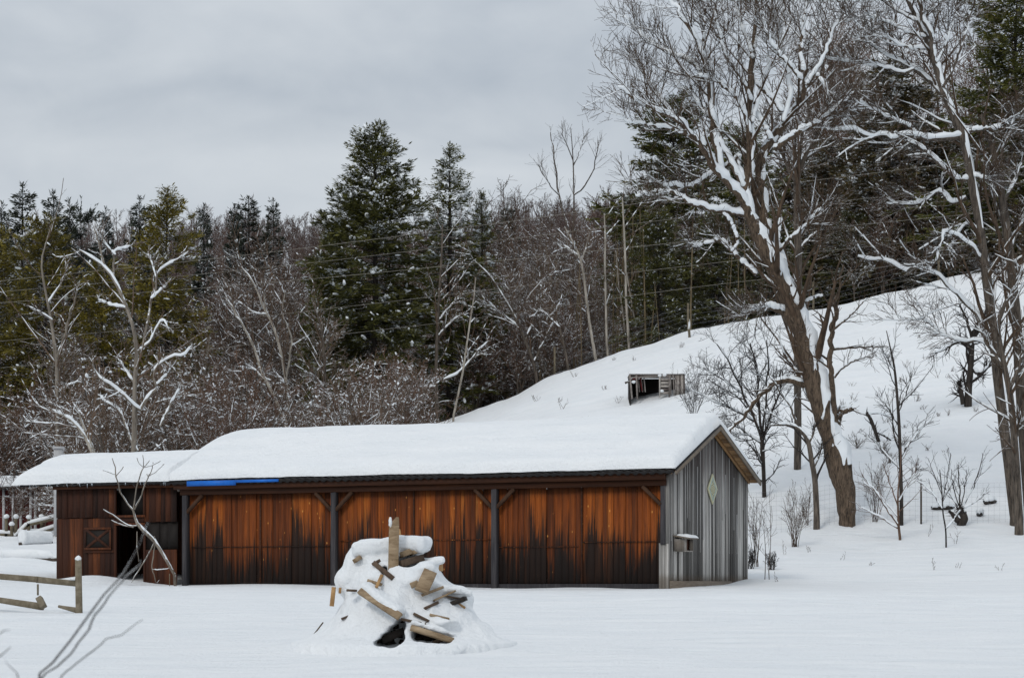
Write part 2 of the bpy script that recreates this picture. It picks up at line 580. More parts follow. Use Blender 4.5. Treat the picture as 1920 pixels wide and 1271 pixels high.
# ledger lines: thin battens across the front planks, sill at the foot, frames of the sliding panels
mb = MB()
for a, b, z in ((-8.4, -4.35, 1.10), (-4.2, -2.2, 0.92), (-2.1, -0.3, 1.02), (-12.6, -8.6, 0.98)):
    mb.box(a, b, 0.074, 0.088, z - .010, z + .010)
mb.build("batten", M['orange_wood'], barn)
mb = MB()
for x in (-10.62, -6.42, -2.12):
    mb = MB(); mb.box(x - .022, x + .022, 0.066, 0.086, 0.0, 2.26)
    mb.build("panel_joint", M['beam_wood'], barn)
mb = MB()
mb.box(LX + .15, -.2, 0.055, 0.088, -0.3, 0.07)
mb.build("sill", M['post_wood'], barn)
mb = MB()
mb.box(LX, -0.02, -0.06, 0.06, 2.27, 2.40)
mb.box(LX, -0.03, -0.045, 0.045, 2.404, 2.52)
mb.build("top_beam", M['beam_wood'], barn)
mb = MB()
mb.box(LX - 0.1, 0.0, -0.20, -0.17, 2.40, 2.545)
mb.build("fascia", M['beam_wood'], barn)
for i, x in enumerate((-12.72, -8.52, -4.27, -0.09)):
    mb = MB()
    if i == 3:
        mb.box(x - .07, x + .05, -.055, .060, 0.95, 2.265, .004)
    else:
        mb.box(x - .07, x + .07, -.07, .072, -0.4, 2.265, .006)
    po = mb.build("post", M['post_wood'], barn, bevel=.008)
    for s in ((1,) if i == 0 else (-1,) if i == 3 else (-1, 1)):
        mb = MB()
        mb.bar((x + s * .06, -.02, 1.84), (x + s * .50, -.02, 2.262), .075, .09, (0, -1, 0))
        br = mb.build("brace", M['brace_wood'], po)
mb = MB()
planks(mb, -0.2, 0.035, -0.4, 0.98, -0.02, 0.08, 31, .04)
cb = mb.build("corner_board", M['grey_wood'], barn)
mb = MB()
mb.box(-0.06, 0.035, -0.03, 0.0, 0.985, 2.5)
mb.build("corner_trim", M['grey_wood'], barn)

# the grey gable: narrow upright boards, some proud of the others
mb = MB()
r = random.Random(5)
y = 0.0
while y < 5.48:
    w = min(r.uniform(.07, .17), 5.5 - y)
    proud = r.choice((0, 0, .006, .010, .014))
    ym = y + w / 2
    zt = float(roof_z(min(max(ym, 0), 5.5))) - 0.10
    mb.box(0.0 + proud, 0.03 + proud, y, y + w - .005, -0.4 if y < 3 else -0.2, zt)
    y += w
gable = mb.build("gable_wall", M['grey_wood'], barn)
M['pale_batten'] = wood_mat("pale_batten", [(0.3, (0.16, 0.155, 0.15)), (0.5, (0.36, 0.35, 0.34)), (0.75, (0.62, 0.61, 0.6))], streak=(12, 12, 1.6), island=0.8)
y = .12
while y < 5.4:
    zt = float(roof_z(y)) - .12
    za = r.choice((-.1, .25, .8, 1.2)) if r.random() < .6 else r.uniform(1.0, 1.9)
    q_ = MB(); q_.box(.030, .042, y, y + r.choice((.018, .024, .032)), za, zt if r.random() < .7 else min(zt, za + r.uniform(.8, 1.6)))
    q_.build("batten", M['pale_batten'], barn)
    y += r.uniform(.10, .30)
mb = MB()
mb.box(0.034, 0.062, 0.02, 4.2, -.4, 0.14)
mb.build("skirt_board", M['trim_wood'], barn)
# back and inner walls keep the inside dark
mb = MB()
planks(mb, LX, 0.0, -0.3, 2.5, 5.45, 0.3, 9, .04)
mb.box(LX - .02, LX + .02, 0.15, 5.45, -.3, 2.5)
planks_z = lambda a, b: 2.5
mb.build("back_wall", M['brown_wood'], barn)
mb = MB()
pts = [(0.12, 2.502), (5.4, 2.502), (5.4, float(roof_z(5.4)) - .09), (2.75, float(roof_z(2.75)) - .09), (0.12, float(roof_z(.12)) - .09)]
mb.prism(pts, 0, LX - .03, LX + .03)
mb.build("inner_gable", M['brown_wood'], barn)

# the low wing on the left
mb = MB()
D0, D1 = -14.77, -13.95
planks(mb, XL, D0, -.3, 1.73, 0.0, .20, 11)
planks(mb, XL, D0, 1.745, 2.56, -0.012, .19, 12)
planks(mb, D1, LX - .13, 1.62, 2.56, 0.0, .17, 13)
planks(mb, D1, LX - .13, -.3, 0.93, 0.0, .19, 14)
mb.box(D0, D1, -.005, .03, 1.545, 1.80)
mb.build("wing_wall", M['brown_wood'], barn)
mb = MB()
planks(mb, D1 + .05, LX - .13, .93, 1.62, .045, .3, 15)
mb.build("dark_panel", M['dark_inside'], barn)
mb = MB()
mb.box(D1 - .0, D1 + .05, -.03, .03, -.3, 1.54)
mb.box(D0 - .055, D0, -.03, .03, -.3, 1.54)
mb.box(D0 - .055, D1 + .05, -.03, -.006, 1.544, 1.60)
mb.build("door_frame", M['brown_wood'], barn)
mb = MB()
mb.box(D0 - .05, D0, -.04, -.013, 1.8, 2.55); mb.box(D1, D1 + .05, -.04, -.013, 1.8, 2.55); mb.box(D0 - .05, D1 + .05, -.042, -.014, 1.74, 1.797)
mb.build("window_frame", M['brown_wood'], barn)
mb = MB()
mb.box(D0, D1, .2, .23, 1.80, 2.56)  # dark sheet behind the window, the interior's shade put into its colour
mb.build("window_shade_sheet", M['dark_inside'], barn)
# hatch with a crossed brace
hx0, hx1, h0, h1 = -15.72, -14.9, .93, 1.50
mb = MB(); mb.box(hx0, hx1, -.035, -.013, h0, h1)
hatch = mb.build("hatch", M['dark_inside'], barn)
mb = MB()
for a, b in (((hx0, h0), (hx1, h1)), ((hx0, h1), (hx1, h0))):
    mb.bar((a[0] + .06, -.043 - (a[1] > 1) * .006, a[1] + (.05 if a[1] < 1 else -.05)), (b[0] - .06, -.043 - (a[1] > 1) * .006, b[1] + (.05 if b[1] < 1 else -.05)), .012, .07, (0, 0, 1))
for z in (h0, h1 - .06): mb.box(hx0, hx1, -.056, -.036, z, z + .06)
for x in (hx0, hx1 - .06): mb.box(x, x + .06, -.053, -.036, h0 + .06, h1 - .06)
mb.build("hatch_trim", M['brown_wood'], hatch)
mb = MB()
mb.box(hx0, D0 - .06, -.03, -.013, h0 - .07, h0 - .01)
mb.build("rail", M['brown_wood'], barn)
mb = MB()
planks(mb, XL, LX, -.3, 2.5, 2.7, .3, 17, .04)
mb.box(XL, XL + .04, .04, 2.7, -.3, 2.56)
mb.build("wing_back_wall", M['brown_wood'], barn)
mb = MB(); mb.box(XL - .05, LX, -.10, -.07, 2.47, 2.56)
mb.build("wing_fascia", M['beam_wood'], barn)

# corrugated roof: two slopes on the main part, two on the wing
def roof_sheet(x0, x1, ridge, dz, name, m, th, wave=0.018, ext=0.25, ye=None):
    nx = int((x1 - x0) / 0.05) + 1
    xs = np.linspace(x0, x1, nx)
    ye = 2 * ridge + ext if ye is None else ye
    ys = np.array([-ext, ridge - .001, ridge, ridge + .001, ye])
    ys = np.array([-ext, ridge, ye])
    X, Y = np.meshgrid(xs, ys)
    w = wave * np.sin(X / 0.2 * 2 * np.pi) + .02 * vnoise(X * .4, Y * 0, 5)
    Z = roof_z(Y, ridge) + dz + w
    T = np.stack([X, Y, Z], -1)
    B = T - np.array([0, 0, th])
    V = np.concatenate([T.reshape(-1, 3), B.reshape(-1, 3)])
    N = nx * 3
    q = []
    for j in range(2):
        i = j * nx + np.arange(nx - 1)
        q.append(np.stack([i, i + 1, i + 1 + nx, i + nx], -1))
        q.append(np.stack([i + N, i + N + nx, i + N + nx + 1, i + N + 1], -1))
    i = np.arange(nx - 1)
    q.append(np.stack([i, i + N, i + N + 1, i + 1], -1))
    i = 2 * nx + np.arange(nx - 1)
    q.append(np.stack([i, i + 1, i + N + 1, i + N], -1))
    for k in (0, nx - 1):
        i = np.array([0, 1]) * nx + k
        q.append(np.stack([i, i + nx, i + nx + N, i + N], -1))
    return link(name, mesh_from(name, V, q, m), barn)


roof_sheet(-13.3, 0.30, 2.75, 0.0, "roof", M['roof_metal'], .02)
# the dark ribbed lower edge of the sheets
def eave_edge(name, x0, x1, y, zt, zb):
    xs = np.arange(x0, x1, .05)
    lo = zb + .022 * np.sign(np.sin(xs / .2 * 2 * np.pi)) * (.6 + .8 * vnoise(xs * 3, xs * 0, 3))
    V = np.concatenate([np.stack([xs, xs * 0 + y, xs * 0 + zt], -1), np.stack([xs, xs * 0 + y, lo], -1), np.stack([xs, xs * 0 + y + .012, xs * 0 + zt], -1), np.stack([xs, xs * 0 + y + .012, lo], -1)])
    n = len(xs); i = np.arange(n - 1)
    link(name, mesh_from(name, V, [np.stack([i, i + n, i + n + 1, i + 1], -1), np.stack([i + 2 * n, i + 2 * n + 1, i + 3 * n + 1, i + 3 * n], -1), np.stack([i + n, i + 3 * n, i + 3 * n + 1, i + n + 1], -1)], M['roof_metal']), barn)
eave_edge("eave_edge", -13.3, .29, -.262, 2.585, 2.525)
eave_edge("eave_edge", -17.55, -13.3, -.262, 2.60, 2.55)
roof_sheet(-17.6, -13.25, 1.3, 0.012, "wing_roof", M['roof_metal'], .02, ye=3.0)
# boards under the sheets
mb = MB()
for s in (0, 1):
    nb = 15
    for i in range(nb):
        ya, yb = -.2 + i * 2.95 / nb, -.2 + (i + 1) * 2.95 / nb - .01
        if s: ya, yb = 5.5 - yb, 5.5 - ya
        za, zb = float(roof_z(ya)) - .045, float(roof_z(yb)) - .045
        V = [(x, yy, zz + d) for x in (-13.2, .27) for yy, zz in ((ya, za), (yb, zb)) for d in (-.02, 0)]
        mb.add(V, [(0, 1, 3, 2), (4, 6, 7, 5), (0, 4, 5, 1), (2, 3, 7, 6), (0, 2, 6, 4), (1, 5, 7, 3)])
mb.build("roof_boards", M['soffit_wood'], barn)
# barge boards along the rakes, wall trim beneath the soffit
mb = MB()
for y0, y1 in ((-.25, 2.748), (5.75, 2.752)):
    mb.bar((.285, y0, float(roof_z(y0)) - .075), (.285, y1, float(roof_z(y1)) - .075), .03, .09)
mb.build("barge_board", M['trim_wood'], barn)
mb = MB()
for y0, y1 in ((.0, 2.748), (5.5, 2.752)):
    mb.bar((.07, y0, float(roof_z(y0)) - .135), (.07, y1, float(roof_z(y1)) - .135), .026, .10)
mb.build("rake_trim", M['soffit_wood'], barn)
mb = MB()
mb.box(-12.5, -11.1, -.292, -.270, 2.475, 2.60); mb.box(-11.1, -9.9, -.292, -.270, 2.535, 2.60)
mb.build("blue_strip", M['blue_sheet'], barn)


# snow lying on the roofs
def roof_snow(name, x0, x1, y0, y1, ridge, T, seed, rx0=.5, rx1=.18, ry0=.2, base=0.03):
    nx, ny = int((x1 - x0) / .06), int((y1 - y0) / .05)
    u, v = np.linspace(0, 1, nx), np.linspace(0, 1, ny)
    U, Vv = np.meshgrid(u, v)
    X = x0 + U * (x1 - x0)
    ye0 = y0 + .10 * vnoise(X * .45, X * 0 + seed, seed) + .035 * vnoise(X * 2.3, X * 0, seed + 1) + .015 * vnoise(X * 9, X * 0, seed + 2)
    Y = ye0 + Vv * (y1 - ye0)
    X = X + (U < .002) * (.10 * vnoise(Y * 2, Y * 0, seed + 5))
    d = lambda a, R: np.sqrt(np.clip(1 - (1 - np.clip(a / R, 0, 1)) ** 2, 0, 1))
    t = d(X - x0, rx0) * d(x1 - X, rx1) * d(Y - ye0, ry0) * d(y1 - Y, .3)
    th = T * (1 + .30 * vnoise(X * .3, Y * .5, seed + 3) + .15 * vnoise(X * 1.1, Y * 1.3, seed + 4) + .04 * vnoise(X * 5, Y * 5, seed + 8))
    # one slab has slid a little over the next
    step = sstep(.0, .05, Y - (0.75 + .12 * vnoise(X * .5, X * 0, seed + 6))) * .035 + sstep(.0, .05, Y - (1.45 + .12 * vnoise(X * .4, X * 0, seed + 7))) * .03
    # the ridge is rounded over
    rz = roof_z(Y, ridge) - .06 * np.exp(-((Y - ridge) / .3) ** 2)
    top = rz + base + t * (th + step)
    bot = roof_z(Y, ridge) + base - .006
    Tt = np.stack([X, Y, top], -1).reshape(-1, 3)
    Bb = np.stack([X, Y, bot], -1).reshape(-1, 3)
    N = nx * ny
    i = (np.arange(ny - 1)[:, None] * nx + np.arange(nx - 1)[None, :]).ravel()
    q = [np.stack([i, i + 1, i + 1 + nx, i + nx], -1), np.stack([i + N, i + N + nx, i + N + nx + 1, i + N + 1], -1)]
    a = np.arange(nx - 1)
    q.append(np.stack([a, a + N, a + N + 1, a + 1], -1))
    a = (ny - 1) * nx + np.arange(nx - 1)
    q.append(np.stack([a, a + 1, a + N + 1, a + N], -1))
    a = np.arange(ny - 1) * nx
    q.append(np.stack([a, a + nx, a + nx + N, a + N], -1))
    a = a + nx - 1
    q.append(np.stack([a, a + N, a + nx + N, a + nx], -1))
    return link(name, mesh_from(name, np.concatenate([Tt, Bb]), q, M['snow'], smooth=True), barn)


roof_snow("roof_snow", -13.42, 0.27, -.235, 5.72, 2.75, .24, 20, rx0=.9, rx1=.22)
roof_snow("wing_snow", -17.75, -13.0, -.30, 2.95, 1.3, .26, 40, rx0=.5, rx1=.05)
# icicles at the wing's eave
r = random.Random(4)
for k in range(26):
    mb = MB()
    x = r.uniform(-17.3, -13.4) if k < 22 else r.uniform(-13.2, -13.0)
    y = -.27 + r.uniform(-.01, .02)
    L = r.uniform(.03, .13)
    z = 2.60
    R = .009
    V = [(x + R * math.cos(a), y + R * math.sin(a), z) for a in (0, 2.1, 4.2)] + [(x + r.uniform(-.01, .03), y, z - L)]
    mb.add(V, [(0, 1, 3), (1, 2, 3), (2, 0, 3), (0, 2, 1)])
    mb.build("icicle", M['ice'], barn)

# painted quilt square on the gable, and the feed box: they hang on the wall
def on_barn(x, y, z):
    v = Matrix.Rotation(BRZ, 4, 'Z') @ Vector((x, y, z))
    return Vector((BX, BY, 0)) + v


def quilt_mat():
    m, nt, b = mat("quilt_paint")
    g = G(nt)
    x, y, z = g.sep(g.coord((1, 1, 1)))
    ax, az = g.math('ABSOLUTE', y), g.math('ABSOLUTE', z)
    d = g.math('ADD', g.math('DIVIDE', ax, .33), g.math('DIVIDE', az, .36))
    border = g.math('GREATER_THAN', d, 0.84)
    inner = g.math('LESS_THAN', d, 0.62)
    ang = g.math('ARCTAN2', z, y)
    pet = g.math('SINE', g.math('MULTIPLY', ang, 8.0))
    ring = g.math('SINE', g.math('MULTIPLY', d, 26.0))
    pat = g.math('GREATER_THAN', g.math('MULTIPLY', pet, ring), 0.0)
    cin = g.mix(pat, (0.52, 0.50, 0.36), (0.22, 0.22, 0.13))
    c = g.mix(inner, (0.36, 0.44, 0.41), cin)
    c = g.mix(border, c, (0.62, 0.60, 0.40))
    wear = g.noise(g.coord((1, 1, 1)), 18, 4, .7)
    g.set(b.inputs["Base Color"], g.mix(g.math('MULTIPLY', g.mrange(wear, .55, .75), .35), c, (0.3, 0.3, 0.28)))
    return m


q = MB()
q.prism([(-.33, 0), (0, -.36), (.33, 0), (0, .36)], 0, 0.0, .03)
qs = q.build("quilt_sign", quilt_mat())
qs.location = on_barn(.056, 2.78, 2.30)
qs.rotation_euler = (0, 0, BRZ)
tag(qs, "pale green and yellow diamond quilt sign on the grey gable wall", "sign")

bx = thing("nest_box", "small grey wooden box with a snow topped lid on the gable wall", "box", on_barn(.056, .55, .80), BRZ)
q = MB()
q.box(0, .24, -.31, -.285, 0, .28); q.box(0, .24, .285, .31, 0, .28); q.box(0, .24, -.283, .283, -.002, .022)
q.box(.21, .238, -.283, -.12, .024, .28); q.box(.21, .236, .12, .283, .024, .28)
q.build("box_body", M['grey_wood'], bx)
q = MB(); q.box(.01, .19, -.283, .283, .03, .27)
q.build("box_inside", plain_mat("rusty_inside", (0.10, 0.035, 0.018), (0.05, 0.02, 0.012)), bx)
q = MB()
V = [(x, y, .285 + .05 - x * .17 + d) for x in (-.02, .34) for y in (-.36, .37) for d in (0, .025)]
q.add(V, [(0, 1, 3, 2), (4, 6, 7, 5), (0, 4, 5, 1), (2, 3, 7, 6), (0, 2, 6, 4), (1, 5, 7, 3)])
q.build("box_lid", M['trim_wood'], bx)
xs_, ys_ = np.linspace(.02, .35, 12), np.linspace(-.2, .38, 20)
X, Y = np.meshgrid(xs_, ys_)
e = np.clip(np.minimum(np.minimum(X - .02, .35 - X) / .05, np.minimum(Y + .2, .38 - Y) / .06), 0, 1)
Z = .365 - X * .17 + np.sqrt(e) * .05 * (1 + .4 * vnoise(X * 9, Y * 9, 2))
i = (np.arange(19)[:, None] * 12 + np.arange(11)[None, :]).ravel()
link("lid_snow", mesh_from("lid_snow", np.stack([X, Y, Z], -1).reshape(-1, 3), [np.stack([i, i + 1, i + 13, i + 12], -1)], M['snow'], smooth=True), bx)
# ------------------------------------------------------------------ the snowed-in pile of boards
try:
    import openvdb as vdb
except ImportError:
    import pyopenvdb as vdb
YP = 27.0
PX = YP / F                                  # metres per photograph pixel at the pile
pile_z0 = float(gz(P(755, 1200, YP)[0], YP))
PC = np.array([P(755, 1200, YP)[0], YP, pile_z0])


def pl(px, py, dy=0.0):
    """pile-local point from a photograph pixel at the pile's distance"""
    p = P(px, py, YP + dy) - PC
    return p


h = 0.022
gx, gy, gz3 = np.arange(-1.75, 1.75, h), np.arange(-1.3, 1.5, h), np.arange(-.35, 1.45, h)
X, Y, Z = np.meshgrid(gx, gy, gz3, indexing='ij')


def smin(a, b, k):
    t = np.clip(.5 + .5 * (b - a) / k, 0, 1)
    return b * (1 - t) + a * t - k * t * (1 - t)


def ell(c, r):
    q = np.sqrt(((X - c[0]) / r[0]) ** 2 + ((Y - c[1]) / r[1]) ** 2 + ((Z - c[2]) / r[2]) ** 2)
    return (q - 1) * min(r)


cb_ = pl(752, 1200, .32)
D = None
blobs = [  # px, py, dy, rx px, ry m, rz px
    (742, 1120, .38, 78, .5, 95), (735, 1070, .45, 70, .45, 62), (700, 1050, .45, 45, .35, 36), (720, 1036, .5, 62, .30, 30), (775, 1026, .55, 30, .25, 20),
    (700, 1030, .5, 34, .28, 20), (668, 1062, .45, 24, .25, 30), (655, 1090, .40, 28, .25, 34),
    (808, 1052, .40, 24, .22, 9), (782, 1065, .15, 30, .25, 20), (768, 1090, -.05, 42, .3, 24), (735, 1110, .0, 40, .3, 20),
    (830, 1128, .30, 58, .4, 36), (862, 1120, .40, 26, .3, 26), (800, 1145, -.05, 48, .3, 22), (850, 1160, .10, 46, .4, 36),
    (810, 1165, -.30, 52, .3, 16), (745, 1140, -.30, 20, .25, 36),
    (880, 1190, .15, 54, .5, 34), (760, 1185, -.42, 10, .2, 28), (880, 1200, -.1, 60, .4, 20),
    (715, 1090, .1, 40, .3, 34), (765, 1216, -.60, 110, .3, 12), (840, 1166, -.28, 22, .25, 10),
]
for a in blobs:
    c = pl(a[0], a[1] + 2, a[2])
    e = ell(c, (a[3] * PX * .96, a[4] * .95, a[5] * PX * .96))
    D = e if D is None else smin(D, e, .06)
# the blanket: a steep drift leaning on the heap, spreading at its foot
rr_ = np.sqrt((X - cb_[0]) ** 2 * np.where(X > cb_[0], .95, 1.08) + ((Y - cb_[1]) * 1.02) ** 2)
prof_ = 1.02 - .62 * (Z - cb_[2]) + .35 * np.exp(-np.maximum(Z - cb_[2] + .02, 0) / .10)
D = smin(D, np.maximum((rr_ - prof_) * .8, Z - cb_[2] - .98), .09)
# every buried board carries its own slab of snow: rounded boxes laid crosswise
def slab(a, b, hh, w, da, db, k):
    """from pixel a to pixel b, hh px half height, w m half width"""
    global D
    A, B = pl(a[0], a[1], da), pl(b[0], b[1], db)
    t = B - A; L = np.linalg.norm(t); t = t / L
    s_ = np.cross(t, UP); s_ /= np.linalg.norm(s_)
    u = np.cross(s_, t)
    c = (A + B) / 2
    x, y, z = X - c[0], Y - c[1], Z - c[2]
    q = [np.abs(x * v[0] + y * v[1] + z * v[2]) for v in (t, s_, u)]
    rd = hh * PX * .8
    e = [q[0] - (L / 2 - rd * .3), q[1] - (w - rd), q[2] - (hh * PX - rd)]
    d = np.sqrt(sum(np.maximum(v, 0) ** 2 for v in e)) + np.minimum(np.maximum(np.maximum(e[0], e[1]), e[2]), 0) - rd
    D = smin(D, d, k)


for a, b, hh, w, da, db in (
        ((672, 1030), (742, 1022), 17, .24, .35, .30), ((744, 1018), (796, 1021), 15, .19, .35, .25), 
        ((776, 1054), (828, 1051), 6, .15, .2, .22), ((756, 1078), (806, 1064), 8, .14, -.1, .0), ((812, 1102), (872, 1112), 8, .18, .0, .2), ((806, 1118), (856, 1136), 6, .14, -.05, .05),
        ((772, 1124), (836, 1152), 8, .15, -.2, -.1), ((686, 1098), (752, 1146), 7, .12, -.36, -.62), ((722, 1122), (792, 1152), 8, .14, -.3, -.3),
        ((772, 1166), (852, 1190), 6, .12, -.60, -.50), ((840, 1150), (885, 1172), 8, .16, .0, .1), ):
    slab(a, b, hh, w, da, db, .035)
# lumps
D = D + .035 * vnoise(X * 3.1 + Z * 2, Y * 3.1 - Z * 2.3, 60) + .028 * vnoise(X * 7 + Z * 4, Y * 6.1 - Z * 6.7, 61) + .012 * vnoise(X * 17 + Z * 9, Y * 15 - Z * 14, 62)
# the two dark hollows at its foot, and the gaps round the boards
for a in ((750, 1172, -.62, 11, .55, 14), (740, 1184, -.62, 14, .55, 13), (727, 1196, -.62, 14, .55, 11), (713, 1205, -.62, 12, .5, 7), (748, 1196, -.62, 13, .5, 14), (736, 1208, -.62, 18, .5, 8), (784, 1190, -.62, 13, .5, 13), (803, 1194, -.62, 16, .5, 11), (822, 1198, -.6, 14, .45, 8), (838, 1200, -.6, 10, .4, 6),
          (764, 1052, .05, 22, .28, 14), (785, 1047, .1, 24, .2, 6), (722, 1072, .05, 9, .2, 12), (661, 1113, -.1, 9, .25, 7)):
    c = pl(a[0], a[1], a[2])
    e = ell(c, (a[3] * PX, a[4], a[5] * PX))
    D = -smin(-D, e, .03)
gr = vdb.FloatGrid()
gr.background = 1.0
gr.copyFromArray(np.ascontiguousarray(D.astype(np.float32)))
gr.transform = vdb.createLinearTransform(voxelSize=h)
pts, tri, quads = gr.convertToPolygons(isovalue=0.0, adaptivity=0.0)
pts = pts + np.array([gx[0], gy[0], gz3[0]])
fs = [f[:, ::-1] for f in (tri, quads) if len(f)]
me = mesh_from("snow_heap", pts, fs, M['snow'], smooth=True)
heap = link("snow_heap", me)
heap.location = PC
tag(heap, "lumpy snow mound heaped over the pile of old boards", "snow heap")

def surf(p):
    """how far in front (-) of the pile's middle plane the snow surface lies behind pixel p"""
    q = pl(p[0], p[1], -.4)
    i = int(np.clip(round((q[0] - gx[0]) / h), 0, len(gx) - 1)); k = int(np.clip(round((q[2] - gz3[0]) / h), 0, len(gz3) - 1))
    col = D[i, :, k] < 0
    return float(gy[np.argmax(col)]) if col.any() else .25


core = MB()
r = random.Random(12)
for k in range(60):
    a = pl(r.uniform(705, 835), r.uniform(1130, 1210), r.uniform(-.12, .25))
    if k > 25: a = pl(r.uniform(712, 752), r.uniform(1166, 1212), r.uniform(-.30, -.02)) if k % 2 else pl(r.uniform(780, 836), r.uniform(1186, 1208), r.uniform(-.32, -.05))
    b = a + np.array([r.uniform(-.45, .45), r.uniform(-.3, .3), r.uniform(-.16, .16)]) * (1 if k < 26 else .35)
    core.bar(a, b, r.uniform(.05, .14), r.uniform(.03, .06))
m_hollow_shade = plain_mat("hollow_shade_wood", (0.035, 0.026, 0.02), (0.008, 0.007, 0.006), 9)  # the hollows' shade put into the colour of the lumber added there
co = core.build("buried_lumber", m_hollow_shade)
co.location = PC
tag(co, "lumber added in the hollows at the foot of the mound, coloured dark for their shade", "lumber", None, "stuff")

M['board_a'] = wood_mat("board_weathered", [(0.3, (0.05, 0.034, 0.02)), (0.5, (0.19, 0.13, 0.075)), (0.75, (0.42, 0.32, 0.21))], streak=(5, 14, 14), island=0.4, knots=((9, 9, 9), .2, (0.05, 0.035, 0.02), .72))
M['board_b'] = wood_mat("board_fresh", [(0.3, (0.19, 0.10, 0.04)), (0.55, (0.36, 0.21, 0.09)), (0.8, (0.55, 0.36, 0.18))], streak=(9, 9, 9), island=0.4)
M['board_c'] = wood_mat("board_dark", [(0.3, (0.02, 0.014, 0.01)), (0.55, (0.075, 0.05, 0.034)), (0.8, (0.16, 0.11, 0.075))], streak=(9, 9, 9), island=0.4)


def board(name, label, a, b, w, t, m, up=(0, -1, 0), da=0.0, db=0.0, point=False, fit=False, cat="board"):
    """a board from pixel a to pixel b (its wide face towards 'up'), w px wide, t metres thick"""
    if fit: da, db = surf(a) - .025, surf(b) - .025
    A, B = pl(a[0], a[1], da), pl(b[0], b[1], db)
    mid = (A + B) / 2
    mb = MB()
    if point:
        # a slanting broken top
        d = (B - A) / np.linalg.norm(B - A)
        mb.bar(A - mid, B - mid, w * PX, t, up)
        s = np.cross(d, up); s /= np.linalg.norm(s)
        u = np.cross(s, d)
        ww = w * PX / 2
        e = B - mid
        pr = [e + s * i * ww + u * j * t / 2 for i, j in ((-1, -1), (1, -1), (1, 1), (-1, 1))]
        tip = [e + d * .10 + s * i * ww + u * j * t / 2 for i, j in ((.35, -1), (.9, -1), (.9, 1), (.35, 1))]
        mb.add(pr + tip, [(0, 1, 5, 4), (1, 2, 6, 5), (2, 3, 7, 6), (3, 0, 4, 7), (4, 5, 6, 7)])
    else:
        mb.bar(A - mid, B - mid, w * PX, t, up, taper=.97)
    o = mb.build(name, m, bevel=.004)
    o.location = PC + mid
    return tag(o, label, cat, "boards sticking out of the snow pile")


tall = board("plank", "tall upright plank with a broken pointed top crowning the snow pile", (737, 1085), (739, 985), 19, .05, M['board_a'], da=-.12, db=.0, point=True)
board("plank_stub", "short orange stub just behind the tall upright plank", (752, 1020), (747, 992), 7, .04, M['board_b'], da=.4, db=.42)
board("plank", "flat brown board end lying right of the upright plank under the snow cap", (752, 1040), (776, 1031), 11, .10, M['board_a'], da=.1, db=.2)
board("plank", "lowest dark board right of the upright plank in the snow cap", (748, 1058), (790, 1046), 13, .12, M['board_c'], da=.0, db=.25)
board("plank", "thin pale board jutting right below the round snow cap", (772, 1037), (801, 1026), 7, .12, M['board_a'], da=.15, db=.3)
board("plank_stub", "little upright wooden knob at the right end of the snow cap", (783, 1030), (782, 1018), 5, .03, M['board_a'], da=.22, db=.22)
sawn = board("beam", "square sawn timber end jutting right beneath its own snow ledge", (780, 1064), (827, 1063), 15, .16, M['board_b'], da=.35, db=.25)
board("plank", "wide thick plank tilted up in the middle right of the pile", (790, 1108), (807, 1071), 26, .05, M['board_a'], da=-.45, db=-.22)
board("plank", "upper of the two thin boards fanning out right of the thick plank", (790, 1116), (829, 1101), 5, .11, M['board_a'], da=-.2, db=-.1, fit=True)
board("plank", "thinnest board fanning out farthest right on the pile", (812, 1126), (852, 1108), 3.6, .08, M['board_a'], da=-.1, db=.02, fit=True)
board("plank", "short brown board poking from the snow below the two thin boards", (795, 1141), (819, 1130), 5.5, .10, M['board_c'], da=-.42, db=-.35, fit=True)
board("plank", "long weathered plank slanting down to the dark hollow in front", (675, 1106), (750, 1156), 15, .045, M['board_a'], da=-.45, db=-.75, up=(.15, -1, .25))
board("plank", "dark board end above the small hollow on the left of the pile", (650, 1106), (669, 1107), 4.5, .12, M['board_c'], da=-.25, db=-.25)
board("plank", "dark knotty stick slanting left of the upright plank's foot", (701, 1055), (737, 1084), 9, .05, M['board_c'], da=-.02, db=-.12, fit=True)
board("plank_stub", "dark splintered end on top of the knotty stick", (698, 1058), (713, 1050), 6, .05, M['board_c'], da=-.05, db=.02, fit=True)
board("plank_stub", "short orange splinter under the knotty stick", (716, 1078), (706, 1100), 6, .03, M['board_b'], da=-.16, db=-.2, fit=True)
board("stake", "orange round topped stake at the left edge of the pile", (622, 1136), (626, 1100), 8, .05, M['board_b'], da=.1, db=.1, cat="stake")
board("stake", "short snowy stub right of the orange stake", (637, 1112), (638, 1101), 5, .03, M['board_b'], da=.12, db=.12, cat="stake")
board("plank", "long pale plank roofing the right hand hollow", (770, 1176), (850, 1201), 10, .05, M['board_a'], da=-.72, db=-.62, up=(.1, -1, .5))
board("plank", "grey plank end leaning inside the right hand hollow", (812, 1206), (840, 1192), 9, .03, M['board_c'], da=-.5, db=-.55)
board("plank_stub", "block inside the left hand hollow, coloured dark for its shade", (716, 1200), (757, 1182), 14, .10, m_hollow_shade, da=-.38, db=-.30)
board("pole", "thin grey pole leaning on the far left flank of the mound", (562, 1224), (606, 1166), 2.6, .02, M['board_c'], da=.12, db=.22, cat="pole")
